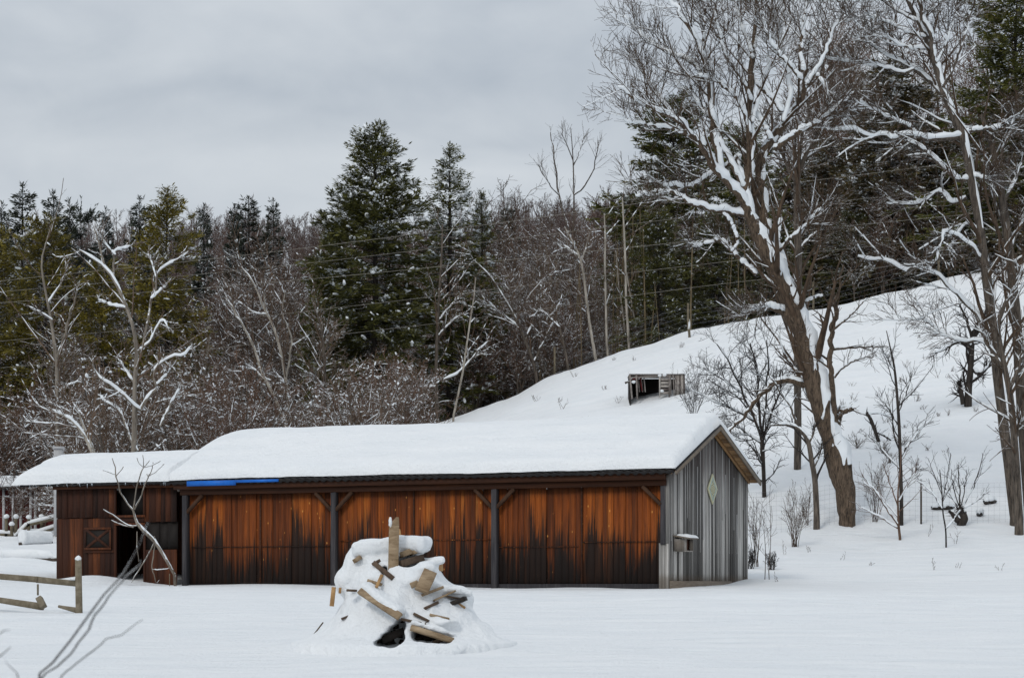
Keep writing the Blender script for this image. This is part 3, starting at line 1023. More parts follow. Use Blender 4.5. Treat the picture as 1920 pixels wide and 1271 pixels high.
for nm, lb, a, b, w_, t_, mm, da, db in (
        ("plank", "grey plank edge lying in the snow above the long slanting plank", (690, 1088), (716, 1096), 6, .05, 'board_a', None, 0),
        ("plank_stub", "brown log end showing just left of the thick tilted plank", (770, 1098), (784, 1092), 11, .10, 'board_a', None, 0),
        ("plank", "thin grey board edge low between the fan boards and the right hollow", (806, 1152), (842, 1160), 5, .06, 'board_a', None, 0),
        ("plank", "dark stick crossing the snow above the right hollow's roof plank", (776, 1150), (804, 1164), 5, .05, 'board_c', None, 0),
        ("plank_stub", "splintered board end on the left shoulder below the round snow cap", (664, 1052), (676, 1044), 8, .06, 'board_a', None, 0),
        ("plank", "pale split board end on the right flank under the farthest ledge", (856, 1130), (872, 1140), 6, .06, 'board_b', None, 0),
        ("plank", "brown plank end low on the left flank of the snow pile", (640, 1160), (676, 1146), 4, .10, 'board_c', -.20, -.17),
        ("plank", "plank edge showing under the ledge right of the thick tilted plank", (828, 1116), (866, 1122), 3.5, .12, 'board_c', -.12, .02),
        ("plank", "orange split board low on the right flank of the snow pile", (846, 1164), (876, 1180), 5, .08, 'board_b', -.18, -.05),
        ("plank", "dark board edge between the two hollows above the snow tongue", (752, 1160), (790, 1168), 5, .06, 'board_c', -.60, -.55)):
    board(nm, lb, a, b, w_, t_, M[mm], da=da or 0, db=db, fit=da is None)
# a bent wire poking out over the right hollow
mb = MB()
w = [(795, 1182), (796, 1175), (799, 1172), (797, 1168), (800, 1166)]
for i in range(len(w) - 1):
    mb.bar(pl(*w[i], -.66), pl(*w[i + 1], -.66), .012, .012)
o = mb.build("wire", M['board_c']); o.location = PC
tag(o, "small bent wire sticking out above the right hand hollow", "wire")
# tiny snow caps: on the upright plank's shoulder
def snow_lump(name, par, px, py, dy, rx, ry, rz, base=PC, kind=None):
    import bmesh
    bm = bmesh.new()
    bmesh.ops.create_icosphere(bm, subdivisions=3, radius=1)
    for v in bm.verts:
        n = 1 + .25 * float(vnoise(v.co.x * 2 + px, v.co.z * 2 + v.co.y, 3))
        v.co = Vector((v.co.x * rx * n, v.co.y * ry * n, v.co.z * rz * n))
    me = bpy.data.meshes.new(name); bm.to_mesh(me); bm.free()
    me.materials.append(M['snow'])
    for p_ in me.polygons: p_.use_smooth = True
    o = link(name, me)
    o.parent = par
    o.location = Vector(base) + Vector(pl(px, py, dy)) - par.location
    return o


snow_lump("snow_cap", tall, 732, 980, -.01, .022, .03, .07)
snow_lump("snow_cap", sawn, 814, 1052, .3, .13, .12, .045)
# ------------------------------------------------------------------ split rail fence, left foreground
M['fence_wood'] = wood_mat("fence_wood", [(0.3, (0.05, 0.04, 0.025)), (0.55, (0.15, 0.125, 0.085)), (0.8, (0.29, 0.25, 0.19))], streak=(10, 10, 10), island=0.5)
YF = 37.0
fb = P(149, 1148, YF)
fence = thing("rail_fence", "weathered split rail fence with snow capped post and broken lower rail before the shed", "fence", fb)
mb = MB()
mb.bar((0, 0, -.3), (-.02, 0, .87), .105, .10, (0, -1, 0), taper=.9)
post = mb.build("post", M['fence_wood'], fence, bevel=.008)


def blob(name, c, rr, parent, seed=0, sub=2):
    import bmesh
    bm = bmesh.new()
    bmesh.ops.create_icosphere(bm, subdivisions=sub, radius=1)
    for v in bm.verts:
        n = 1 + .2 * float(vnoise(v.co.x * 2 + seed, v.co.z * 2 + v.co.y, 3))
        v.co = Vector((v.co.x * rr[0] * n + c[0], v.co.y * rr[1] * n + c[1], v.co.z * rr[2] * n + c[2]))
    me = bpy.data.meshes.new(name); bm.to_mesh(me); bm.free()
    me.materials.append(M['snow'])
    for p_ in me.polygons: p_.use_smooth = True
    return link(name, me, parent)


blob("snow_cap", (-.02, 0, .89), (.055, .055, .055), post, 1)
fl = lambda px, py, dy=0.0: P(px, py, YF + dy) - fb
mb = MB()
mb.bar(fl(-30, 1078, .5), fl(72, 1086, .1), .10, .085, (0, -1, 0)); mb.bar(fl(68, 1086, .13), fl(146, 1094, .03), .105, .08, (0, -1, 0), taper=.9)
mb.build("rail", M['fence_wood'], fence, bevel=.01)
mb = MB()
mb.bar(fl(-30, 1120, .3), fl(80, 1137, -.15), .085, .085, (0, -1, 0), taper=1.35)
mb.build("rail", M['fence_wood'], fence, bevel=.01)
mb = MB()
mb.bar(fl(73, 1120, -.2), fl(82, 1138, -.28), .10, .11, (0, -1, 0))
mb.build("rail_stub", M['fence_wood'], fence, bevel=.008)
mb = MB()
mb.bar(fl(146, 1144, .02), fl(109, 1136, .05), .095, .08, (0, -1, 0), taper=.45)
mb.build("rail", M['fence_wood'], fence, bevel=.008)
blob("rail_snow", fl(139, 1085, .02), (.07, .05, .03), fence, 4)
mb = MB(); mb.bar((0, 0, -.1), (0, 0, .10), .03, .03)
o = mb.build("stake", M['fence_wood']); o.location = P(71, 1105, 40)
tag(o, "small grey stake poking out of the snow behind the rail fence", "stake")

# ------------------------------------------------------------------ left background: log, bench, far rail fence, red building
def on_ground(px, Y, py=None):
    x = (px - 960) / F * Y
    return np.array([x, Y, float(gz(x, Y))])


def snow_bar(name, label, a, b, r0, sn, m, cat):
    """a log or rail lying in the snow with a snow ridge on it"""
    a, b = np.array(a), np.array(b)
    mid = (a + b) / 2
    t = thing(name, label, cat, mid)
    mb = MB(); mb.bar(a - mid, b - mid, r0 * 2, r0 * 1.8)
    mb.build("timber", m, t, bevel=r0 * .4)
    n = 40
    q = np.linspace(0, 1, n)[:, None]
    pts = (a - mid) * (1 - q) + (b - mid) * q + UP * r0 * .7
    ring = []
    ks = 10
    for i in range(n):
        e = min(1, min(i, n - 1 - i) / 3.0 + .05)
        rr = sn * e * (1 + .35 * float(vnoise(i * .11, 2.2 + sn * 9, 7)))
        for k in range(ks):
            an = 2 * math.pi * k / ks
            d = (b - a) / np.linalg.norm(b - a)
            s = np.cross(d, UP); s /= np.linalg.norm(s)
            ring.append(pts[i] + s * math.cos(an) * max(r0 * 1.1, rr * .9) * e + UP * (math.sin(an) * rr + rr * .55))
    i = np.arange(n - 1)[:, None] * ks + np.arange(ks)[None, :]
    j = np.arange(n - 1)[:, None] * ks + (np.arange(ks)[None, :] + 1) % ks
    link("snow", mesh_from("snow", np.array(ring), [np.stack([i, i + ks, j + ks, j], -1).reshape(-1, 4)], M['snow'], smooth=True), t)
    return t


M['dark_log'] = bark_mat("dark_log", (0.03, 0.024, 0.02), (0.10, 0.08, 0.065), 0.3, .5)
snow_bar("log", "long dark log with a thick snow ridge left of the shed", P(-60, 1047, 70) , P(106, 1050, 68), .10, .16, M['dark_log'], "log")
# low wall of stones beneath that log
wl = thing("stone_wall", "low snow streaked stone wall under the log left of the shed", "wall", P(40, 1062, 69.5))
r = random.Random(8)
import bmesh
bm = bmesh.new()
for k in range(46):
    mt = Matrix.Translation((r.uniform(-2.4, 1.3), r.uniform(-.12, .12), r.uniform(-.15, .16))) @ Matrix.Rotation(r.uniform(0, 3), 4, 'Z') @ Matrix.Diagonal((r.uniform(.1, .22), r.uniform(.09, .16), r.uniform(.07, .13), 1))
    vs = bmesh.ops.create_icosphere(bm, subdivisions=2, radius=1, matrix=mt)['verts']
    for v in vs: v.co += Vector((r.uniform(-.012, .012), r.uniform(-.012, .012), r.uniform(-.012, .012)))
me = bpy.data.meshes.new("stones"); bm.to_mesh(me); bm.free()
M['stone'] = bark_mat("stone", (0.05, 0.04, 0.035), (0.16, 0.13, 0.11), 0.5, .35, 4)
me.materials.append(M['stone'])
link("stones", me, wl)
t = snow_bar("bench", "rounded snow covered bench on the slope left of the shed", P(36, 1019, 76), P(98, 1017, 77), .07, .26, M['dark_log'], "bench")
for x in (-.38, .45):
    mb = MB(); mb.box(x - .03, x + .03, -.05, .05, -.42, -.05)
    mb.build("leg", M['dark_log'], t)
# rail fence in front of the red building
ff = thing("rail_fence", "far snowy rail fence with knob topped posts before the red building", "fence", P(40, 990, 84))
f0 = P(40, 990, 84)
for px, top, bot, dy in ((12, 968, 1000, 0), (22, 982, 1004, -.5), (30, 968, 996, 0), (54, 969, 992, 0), (78, 968, 990, 0.3)):
    mb = MB()
    a, b = P(px, bot + 10, 84 + dy) - f0, P(px, top, 84 + dy) - f0
    mb.bar(a, b, .10, .10, (0, -1, 0))
    po = mb.build("post", M['fence_wood'], ff)
    blob("snow_cap", b, (.11, .10, .09), po, px)
for a, b in (((-20, 1000), (26, 1004)), ((26, 1010), (52, 985)), ((50, 985), (104, 972)), ((60, 1004), (104, 990))):
    mb = MB()
    A, B = P(a[0], a[1], 84) - f0, P(b[0], b[1], 84) - f0
    mb.bar(A, B, .09, .10, (0, -1, 0))
    ra = mb.build("rail", M['fence_wood'], ff)
    mb = MB(); mb.bar(A + UP * .10, B + UP * .10, .16, .15, (0, -1, 0))
    mb.build("rail_snow", M['snow'], ra, smooth=False, bevel=.06)

rb0 = P(30, 1000, 95)
rb = thing("red_building", "dark red building with white posts half hidden by twigs left of the shed", "building", rb0)
M['red_paint'] = wood_mat("red_paint", [(0.3, (0.05, 0.010, 0.010)), (0.6, (0.11, 0.018, 0.018)), (0.85, (0.16, 0.04, 0.035))], streak=(8, 8, .6), island=.4)
M['white_paint'] = plain_mat("white_paint", (0.5, 0.5, 0.5), (0.36, 0.36, 0.37), 5)
mb = MB()
planks(mb, -5.0, 4.2, -.6, 1.85, .0, .22, 71)
mb.build("wall", M['red_paint'], rb)
mb = MB(); mb.box(-5, 4.2, .05, 3.2, -.6, 1.8)
mb.build("body", M['red_paint'], rb)
for x in (-.42, -.02, .30, .72, .92, -.75):
    mb = MB(); mb.box(x - .05, x + .05, -.5, -.4, -.6, 1.88)
    mb.build("post", M['white_paint'], rb)
mb = MB()
V = [(x, yy, z + d) for x in (-5.3, 4.5) for yy, z in ((-.8, 1.86), (1.6, 2.3), (3.6, 1.86)) for d in (0, .08)]
mb.add(V, [(0, 2, 3, 1), (2, 4, 5, 3), (6, 7, 9, 8), (8, 9, 11, 10), (1, 3, 9, 7), (3, 5, 11, 9), (0, 6, 8, 2), (2, 8, 10, 4), (0, 1, 7, 6), (4, 10, 11, 5)])
rf = mb.build("roof", M['roof_metal'], rb)
mb = MB()
V = [(x, yy, z + d) for x in (-5.35, 4.55) for yy, z in ((-.85, 1.945), (1.6, 2.385), (3.65, 1.945)) for d in (0, .16)]
mb.add(V, [(0, 2, 3, 1), (2, 4, 5, 3), (6, 7, 9, 8), (8, 9, 11, 10), (1, 3, 9, 7), (3, 5, 11, 9), (0, 6, 8, 2), (2, 8, 10, 4), (0, 1, 7, 6), (4, 10, 11, 5)])
mb.build("roof_snow", M['snow'], rf, bevel=.05)
# chimney stub and snowy round thing seen over the wing's roof
mb = MB(); mb.box(-.13, .13, -.13, .13, -2.2, .5); mb.box(-.16, .16, -.16, .16, .501, .58)
o = mb.build("post", M['white_paint']); o.location = P(110, 872, 70)
tag(o, "pale square post standing behind the roof of the shed's low wing", "post")

# ------------------------------------------------------------------ animal shelter up on the hillside
YS = 95.0
s0 = on_ground(1228, YS)
sh0 = P(1230, 738, YS)
sh = thing("animal_shelter", "small three sided board shelter with snowy roof dug into the white hillside", "shelter", sh0)
sp = lambda px, py, dy=0.0: P(px, py, YS + dy) - sh0
M['shelter_wood'] = wood_mat("shelter_wood", [(0.3, (0.06, 0.045, 0.04)), (0.55, (0.26, 0.23, 0.21)), (0.8, (0.48, 0.44, 0.4))], streak=(10, 10, 10), island=.8)
M['red_board'] = plain_mat("red_board", (0.16, 0.02, 0.02), (0.07, 0.012, 0.012))
mb = MB()
x0, x1 = sp(1180, 700)[0], sp(1282, 700)[0]
zt, zb = sp(1200, 701)[2], -1.0
mb.box(x0, x1, -.02, 1.6, zt - .035, zt)
mb.build("roof", M['shelter_wood'], sh)
nx, ny = 30, 20
X, Y = np.meshgrid(np.linspace(x0 - .06, x1 + .04, nx), np.linspace(-.06, 1.75, ny))
e = np.clip(np.minimum(np.minimum(X - x0 + .06, x1 + .04 - X), Y + .06) / .14, 0, 1)
Z = zt + .005 + np.sqrt(1 - (1 - e) ** 2) * (.20 + .08 * vnoise(X * 2, Y * 2, 6))
i = (np.arange(ny - 1)[:, None] * nx + np.arange(nx - 1)[None, :]).ravel()
link("roof_snow", mesh_from("roof_snow", np.stack([X, Y, Z], -1).reshape(-1, 3), [np.stack([i, i + 1, i + 1 + nx, i + nx], -1)], M['snow'], smooth=True), sh)
mb = MB()
for px, lean in ((1181, 4), (1193, 2)):
    mb.bar(sp(px + lean, 748), sp(px, 701), .07, .07, (0, -1, 0))
mb.build("post", M['shelter_wood'], sh)
mb = MB(); mb.bar(sp(1180, 708), sp(1182, 706, 0) + np.array([x1 - x0 - 1.0, 0, .02]), .05, .05, (0, -1, 0))
mb.build("lintel", M['shelter_wood'], sh)
mb = MB(); mb.box(x0 + .05, x1 - .05, 1.5, 1.55, zb, zt - .07); mb.box(x0 + .02, x0 + .06, .1, 1.48, zb, zt - .07)
mb.build("back_wall", M['dark_inside'], sh)
mb = MB()
mb.bar(sp(1185, 712, .12), sp(1200, 706, .12), .10, .03, (0, -1, 0)); mb.bar(sp(1200, 707, .3), sp(1204, 733, .3), .06, .03, (0, -1, 0))
mb.build("red_board", M['red_board'], sh)
mb = MB()
for k, px in enumerate((1196, 1202, 1207)):
    mb.bar(sp(px + 3, 735, .5), sp(px, 704, .5), .05, .02, (0, -1, 0))
mb.build("slat", M['shelter_wood'], sh)
mb = MB()
for k in range(6):
    z = sp(0, 703 + k * 6.2)[2]
    mb.bar((sp(1236, 0)[0], -.05 + .01 * (k % 2), z - .06), (sp(1257, 0)[0], -.05 + .01 * (k % 2), z - .06), .035, .10)
for px in (1237, 1255):
    mb.bar(sp(px, 745, -.09), sp(px, 701, -.09), .06, .04, (0, -1, 0))
mb.build("slatted_gate", M['shelter_wood'], sh)
mb = MB()
for k in range(9):
    px = 1266 + k * 2.1
    mb.bar(sp(px + .8, 742, .02 + .012 * (k % 2)), sp(px, 701.5, .02 + .012 * (k % 2)), .06, .02, (0, -1, 0))
mb.build("side_wall", M['shelter_wood'], sh)
mb = MB(); mb.bar(sp(1258, 741, -.04), sp(1257, 702, -.04), .05, .05, (0, -1, 0)); mb.bar(sp(1264, 741, -.04), sp(1262, 702, -.04), .05, .05, (0, -1, 0))
mb.build("post", M['shelter_wood'], sh)
mb = MB(); mb.bar(sp(1172, 718, -.1), sp(1182, 714, 0), .09, .03, (0, -1, 0), taper=.7)
mb.build("brace", M['dark_log'], sh)
for k, (px, py) in enumerate(((1188, 716), (1237, 704), (1246, 703), (1241, 733))):
    blob("snow_patch", sp(px, py, -.08), (.09, .06, .07), sh, k)

# ------------------------------------------------------------------ wire fences
def wire_fence(name, label, pts, hgt, nh, spacing, mpost, wr, post_r, cat="fence", posts=None):
    base = np.array(pts[0])
    t = thing(name, label, cat, base)
    mb = MB()
    seg = []
    for a, b in zip(pts[:-1], pts[1:]):
        a, b = np.array(a), np.array(b)
        n = max(2, int(np.linalg.norm(b - a) / spacing))
        for i in range(n): seg.append(a + (b - a) * i / n)
    seg.append(np.array(pts[-1]))
    seg = np.array(seg)
    seg[:, 2] = gz(seg[:, 0], seg[:, 1])
    hs = np.linspace(0.12, hgt, nh)
    for hh in hs:
        for a, b in zip(seg[:-1:4], seg[4::4]):
            mb.bar(a + UP * hh - base, b + UP * hh - base, wr, wr)
    if spacing < 1:
        for a in seg: mb.bar(a + UP * .02 - base, a + UP * hgt - base, wr * .9, wr * .9, (0, -1, 0))
    mb.build("wire_mesh", M['wire'], t)
    step = posts or max(1, int(3.5 / spacing))
    for a in seg[::step]:
        q = MB(); q.bar(a - base - UP * .3, a - base + UP * (hgt + .12), post_r * 2, post_r * 2, (0, -1, 0))
        q.build("post", mpost, t)
    return t


M['wire'] = plain_mat("galvanised_wire", (0.30, 0.31, 0.32), (0.2, 0.2, 0.21), 6, .5, .3)
wire_fence("wire_fence", "square wire mesh fence at the foot of the hill behind the trees", [on_ground(1400, 66.5), on_ground(1600, 68.2), on_ground(1780, 68.2), on_ground(2000, 68.5)], 1.25, 9, .17, M['dark_log'], .0032, .025, posts=34)
cr = [on_ground(px, Y) for px, Y in ((1040, 111), (1150, 111), (1290, 110.5), (1450, 110.5), (1600, 110.5), (1760, 110), (1900, 110))]
wire_fence("wire_fence", "stranded wire fence along the crest of the hill before the dark trees", cr, 1.3, 6, 1.4, M['fence_wood'], .006, .05, posts=4)
mb = MB(); mb.bar((0, 0, -.4), (-.1, 0, .95), .12, .12, (0, -1, 0), taper=.85)
o = mb.build("fence_post", M['fence_wood']); o.location = on_ground(1294, 108)
blob("snow_cap", (-.06, 0, .55), (.07, .07, .35), o, 3)
tag(o, "lone snow plastered post standing on the crest above the shelter", "post")
# ------------------------------------------------------------------ branches
def norm(a): return a / np.maximum(np.linalg.norm(a, axis=-1, keepdims=True), 1e-9)


def tubes(P3, R, k):
    """(B,n,3) centre lines with (B,n) radii -> vertices, quads"""
    B, n, _ = P3.shape
    T = np.empty_like(P3)
    T[:, 1:-1] = P3[:, 2:] - P3[:, :-2]
    T[:, 0] = P3[:, 1] - P3[:, 0]
    T[:, -1] = P3[:, -1] - P3[:, -2]
    T = norm(T)
    tm = norm(T.mean(1))
    ref = np.where(np.abs(tm[:, 2:3]) > .8, np.array([[1.0, .13, 0]]), np.array([[0, .05, 1.0]]))[:, None, :]
    U = norm(np.cross(np.broadcast_to(ref, T.shape), T))
    Vv = np.cross(T, U)
    an = np.arange(k) * 2 * np.pi / k
    V = P3[:, :, None, :] + R[:, :, None, None] * (U[:, :, None, :] * np.cos(an)[None, None, :, None] + Vv[:, :, None, :] * np.sin(an)[None, None, :, None])
    i = (np.arange(B)[:, None, None] * n + np.arange(n - 1)[None, :, None]) * k
    a = np.arange(k)[None, None, :]
    b = (a + 1) % k
    q = np.stack([i + a, i + b, i + k + b, i + k + a], -1).reshape(-1, 4)
    return V.reshape(-1, 3), q


class Acc:
    def __init__(s): s.V, s.Q, s.n = [], [], 0
    def add(s, V, q):
        if not len(V): return
        s.V.append(V); s.Q.append(q + s.n); s.n += len(V)
    def tubes(s, P3, R, k):
        if len(P3): s.add(*tubes(P3, R, k))
    def mesh(s, name, m, off=None, smooth=True):
        V = np.concatenate(s.V)
        if off is not None: V = V - np.asarray(off)
        by = {}
        for q in s.Q: by.setdefault(q.shape[1], []).append(q)
        return mesh_from(name, V, [np.concatenate(v) for v in by.values()], m, smooth=smooth)


def kids_of(P3, R, m, rng, t0=.2, t1=1.0, ang=(30, 65), lf=(.35, .6), absl=None, rf=.6, rtip=.006, n=6, wander=.12, trop=.05, upb=.0, taper_len=.5):
    B, npt, _ = P3.shape
    t = t0 + (t1 - t0) * (np.arange(m)[None, :] + rng.uniform(0, 1, (B, m))) / m
    f = np.clip(t * (npt - 1), 0, npt - 1.001)
    i = f.astype(int)
    w = (f - i)[..., None]
    bi = np.arange(B)[:, None]
    S = P3[bi, i] * (1 - w) + P3[bi, i + 1] * w
    r0 = (R[bi, i] * (1 - w[..., 0]) + R[bi, i + 1] * w[..., 0])
    T = norm(P3[bi, i + 1] - P3[bi, i])
    q = rng.normal(size=T.shape)
    q[..., 2] += upb
    q = norm(q - T * (q * T).sum(-1, keepdims=True))
    a = np.radians(rng.uniform(ang[0], ang[1], (B, m)))[..., None]
    D = norm(T * np.cos(a) + q * np.sin(a))
    Lp = np.linalg.norm(np.diff(P3, axis=1), axis=-1).sum(1)[:, None]
    if absl is None: L = Lp * (1 - taper_len * t) * rng.uniform(lf[0], lf[1], (B, m))
    else: L = rng.uniform(absl[0], absl[1], (B, m)) * (1 - taper_len * t)
    N = B * m
    S, D, L = S.reshape(N, 3), D.reshape(N, 3), L.reshape(N)
    rs = np.maximum(r0.reshape(N) * rf * rng.uniform(.7, 1.1, N), rtip)
    out = np.empty((N, n, 3))
    out[:, 0] = S
    for k in range(1, n):
        D = norm(D + rng.normal(size=D.shape) * wander + UP * trop)
        out[:, k] = out[:, k - 1] + D * (L / (n - 1))[:, None]
    s = np.linspace(0, 1, n)[None, :]
    rr = rs[:, None] * (1 - s) + np.minimum(rtip, rs)[:, None] * s
    return out, rr


def smooth_line(pts, n):
    """Catmull-Rom through pts (m,d) -> (n,d)"""
    p = np.asarray(pts, float)
    if len(p) == 2: p = np.stack([p[0], (p[0] + p[1]) / 2, p[1]])
    q = np.concatenate([[2 * p[0] - p[1]], p, [2 * p[-1] - p[-2]]])
    d = np.concatenate([[0], np.cumsum(np.linalg.norm(np.diff(p[:, :2], axis=0), axis=1))])
    u = np.linspace(0, d[-1] * .99999, n)
    i = np.clip(np.searchsorted(d, u, side='right') - 1, 0, len(p) - 2)
    t = ((u - d[i]) / np.maximum(d[i + 1] - d[i], 1e-9))[:, None]
    a, b, c, e = q[i], q[i + 1], q[i + 2], q[i + 3]
    return .5 * (2 * b + (c - a) * t + (2 * a - 5 * b + 4 * c - e) * t ** 2 + (3 * b - a - 3 * c + e) * t ** 3)


def snow_on(acc, P3, R, rng, prob, h=.02, lo=.35, k=6, up=.75, wide=1.0, beads=0.0, d=None, rag=0.0):
    """ridges of snow along the tops of branches that lie flat enough"""
    B = len(P3)
    sel = rng.uniform(size=B) < prob
    P3, R = P3[sel], R[sel]
    if not len(P3): return
    n = P3.shape[1]
    if beads:
        n2 = 2 * n + 1
        f = np.linspace(0, n - 1.001, n2); i = f.astype(int); w = f - i
        P3 = P3[:, i] * (1 - w)[None, :, None] + P3[:, i + 1] * w[None, :, None]
        R = R[:, i] * (1 - w)[None] + R[:, i + 1] * w[None]
        n = n2
    T = norm(np.gradient(P3, axis=1))
    if d is None: d = UP
    d = np.asarray(d, float) / np.linalg.norm(d)
    flat = np.sqrt(np.clip(1 - (T @ d) ** 2, 0, 1))
    e = np.ones(n); e[0] = .3; e[-1] = .2
    br = rng.uniform(.6, 1.25, R.shape) * (rng.uniform(size=R.shape) > .07 + beads)
    s = np.clip((flat - lo) / (1 - lo), 0, 1) * br * e
    rr = (R * .80 * wide + h) * s
    dp = norm(d - (T @ d)[..., None] * T)
    cov = sstep(0.0, .28, s)
    rr = (R * .86 * wide + h) * cov * (.60 + .36 * np.minimum(s, 1.2))
    C = P3 + dp * ((R * up + h * .35) * (.55 + .45 * np.minimum(s, 1)))[..., None]
    ok = s.max(1) > .2
    if not ok.any(): return
    V, q = tubes(C[ok], np.maximum(rr[ok], .0008), k)
    if rag:
        c = np.repeat(C[ok].reshape(-1, 3), k, 0)
        nr = V - c
        V = c + nr * np.clip(1 + rag * 1.6 * vnoise(V[:, 0] * 9 + V[:, 1] * 7, V[:, 2] * 6, 51) + rag * 1.2 * vnoise(V[:, 0] * 23, V[:, 2] * 19, 52), .1, 1.35)[:, None]
    acc.add(V, q)


def tree(name, label, cat, Y, limbs, levels, rng, base=None, plaster=None, beads=0.0, minlen=0.0, thin=1.0, thin0=1.0, limb_d=(0, 0, 1), trunk_lo=None, last_levels=None, bare_last=0, barkm=None, twigm=None, trunk_sides=10, snow=(.5, .02), group=None, depth=.25, npts=22, nlimb=1, knobs=0.0, snow_lo=.35, snow_wide=1.0):
    """limbs: lists of (px, py, radius px, dY). The first nlimb are trunk; branches grow from the limbs level by level."""
    P3s, Rs = [], []
    if Y is None: Y = yg(limbs[0][0][0], limbs[0][0][1])
    for li, l in enumerate(limbs):
        a = np.array([(p[0], p[1], p[2], p[3] if len(p) > 3 else 0) for p in l], float)
        s = smooth_line(a, npts)
        if li >= nlimb and depth and not any(len(p) > 3 for p in l):
            L = np.linalg.norm(np.diff(s[:, :2], axis=0), axis=1).sum() * Y / F
            q = np.linspace(0, 1, npts)
            s[:, 3] = rng.uniform(-1, 1) * depth * L * q + .03 * L * np.sin(q * 5 + rng.uniform(0, 6)) * q
        W3 = np.array([P(x, y, Y + d) for x, y, _, d in s])
        rad = np.maximum(s[:, 2] * (thin if li else thin0), .3) * Y / F
        L = np.linalg.norm(W3[-1] - W3[0])
        if li >= nlimb: W3 = W3 + (np.stack([vnoise(np.arange(npts) * .55, np.full(npts, li * 3.1), c) for c in (1, 2, 3)], -1)) * min(.22, L * .05) * np.sqrt(np.linspace(0, 1, npts))[:, None]
        if li == 0 and base is None:
            g0 = float(gz(W3[0, 0], W3[0, 1]))
            W3 = np.concatenate([[[W3[0, 0], W3[0, 1], min(W3[0, 2], g0) - .3]], W3[:1] * .5 + W3[1:2] * .5, W3[2:]])
        P3s.append(W3); Rs.append(rad)
    base = P3s[0][0] if base is None else np.asarray(base)
    t = thing(name, label, cat, base, group=group)
    P3, R = np.array(P3s), np.array(Rs)
    tr, cr, sn = Acc(), Acc(), Acc()
    for i in range(len(P3)):
        Rk = R[i:i + 1].copy()
        k = trunk_sides if i < nlimb else 7
        V, q = tubes(P3[i:i + 1], Rk, k)
        if i < nlimb and knobs:
            c = np.repeat(P3[i], k, 0)
            nrm = norm(V - c)
            f = vnoise(V[:, 0] * 4 + V[:, 1] * 3, V[:, 2] * 1.6, 31) + .7 * vnoise(V[:, 0] * 11 + V[:, 1] * 9, V[:, 2] * 2.6, 32) + .45 * vnoise(V[:, 0] * 27 + V[:, 1] * 23, V[:, 2] * 4.0, 33)
            V = V + nrm * (f * knobs * np.repeat(R[i], k))[:, None]
        tr.add(V, q)
    if plaster is not None:
        c0 = 8 if npts > 24 else 4
        snow_on(sn, P3[:1, c0:], R[:1, c0:], rng, 1.0, .0, lo=.1, k=14, wide=1.02, up=.52, d=plaster, rag=.45)
        snow_on(sn, P3[1:nlimb], R[1:nlimb], rng, 1.0, .0, lo=.1, k=14, wide=1.0, up=.5, d=plaster, rag=.4)
        nb_ = len(P3) - bare_last
        snow_on(sn, P3[nlimb:nb_], R[nlimb:nb_], rng, 1.0, snow[1], lo=snow_lo, k=8, wide=snow_wide, up=.6, rag=.3, d=limb_d)
        if bare_last: snow_on(sn, P3[nb_:], R[nb_:], rng, .6, .01, lo=.45, k=7, up=.7, rag=.3)
    else:
        if trunk_lo is not None:
            snow_on(sn, P3[:nlimb], R[:nlimb], rng, 1.0, snow[1], lo=trunk_lo, k=8, wide=snow_wide * .9, rag=.7, d=limb_d)
            snow_on(sn, P3[nlimb:], R[nlimb:], rng, 1.0, snow[1], lo=snow_lo, k=8, wide=snow_wide, rag=.35, d=limb_d)
        else:
            snow_on(sn, P3, R, rng, 1.0, snow[1], lo=snow_lo, k=8, wide=snow_wide, rag=.3, d=limb_d)
    ll = np.linalg.norm(np.diff(P3, axis=1), axis=-1).sum(1)
    big_ = ll > minlen
    big_[0] = True
    if last_levels: big_[-bare_last:] = False
    cur = (P3[big_], R[big_])
    for li, lv in enumerate(levels):
        lv = dict(lv)
        sides = lv.pop('k', 4)
        sp = lv.pop('snow', 0.0)
        sh = lv.pop('sh', .012)
        cur = kids_of(cur[0], cur[1], rng=rng, **lv)
        cr.tubes(cur[0], cur[1], sides)
        if sp: snow_on(sn, cur[0], cur[1], rng, sp, sh, k=5, beads=beads)
    if last_levels:
        cur = (P3[-bare_last:], R[-bare_last:])
        for lv in last_levels:
            lv = dict(lv); sides = lv.pop('k', 4); lv.pop('snow', 0); lv.pop('sh', 0)
            cur = kids_of(cur[0], cur[1], rng=rng, **lv)
            cr.tubes(cur[0], cur[1], sides)
    link("trunk", tr.mesh("trunk", barkm, base), t)
    if cr.V: link("crown", cr.mesh("crown", twigm, base), t)
    if sn.V: link("snow", sn.mesh("snow", M['snow_soft'], base), t)["kind"] = "stuff"
    return t


M['snow_soft'] = plain_mat("snow_on_branches", (0.84, 0.87, 0.895), (0.79, 0.83, 0.86), 3, .8)
M['bark_brown'] = bark_mat("bark_brown", (0.016, 0.012, 0.009), (0.165, 0.118, 0.082), .5, .36, 22)
M['bark_grey'] = bark_mat("bark_grey", (0.022, 0.018, 0.015), (0.15, 0.122, 0.098), .5, .36, 14)
M['bark_dark'] = bark_mat("bark_dark", (0.016, 0.013, 0.012), (0.055, 0.045, 0.038), .4, .55, 9)
M['bark_pale'] = bark_mat("bark_pale", (0.09, 0.075, 0.06), (0.27, 0.235, 0.195), .5, .3, 6)
M['bark_birch'] = bark_mat("bark_birch", (0.16, 0.14, 0.115), (0.46, 0.42, 0.36), .5, .3, 7)
M['twig_brown'] = bark_mat("twig_brown", (0.036, 0.025, 0.017), (0.115, 0.076, 0.050), .5, .72, 5)
M['twig_dark'] = bark_mat("twig_dark", (0.018, 0.014, 0.013), (0.04, 0.033, 0.03), .2, .8, 5)
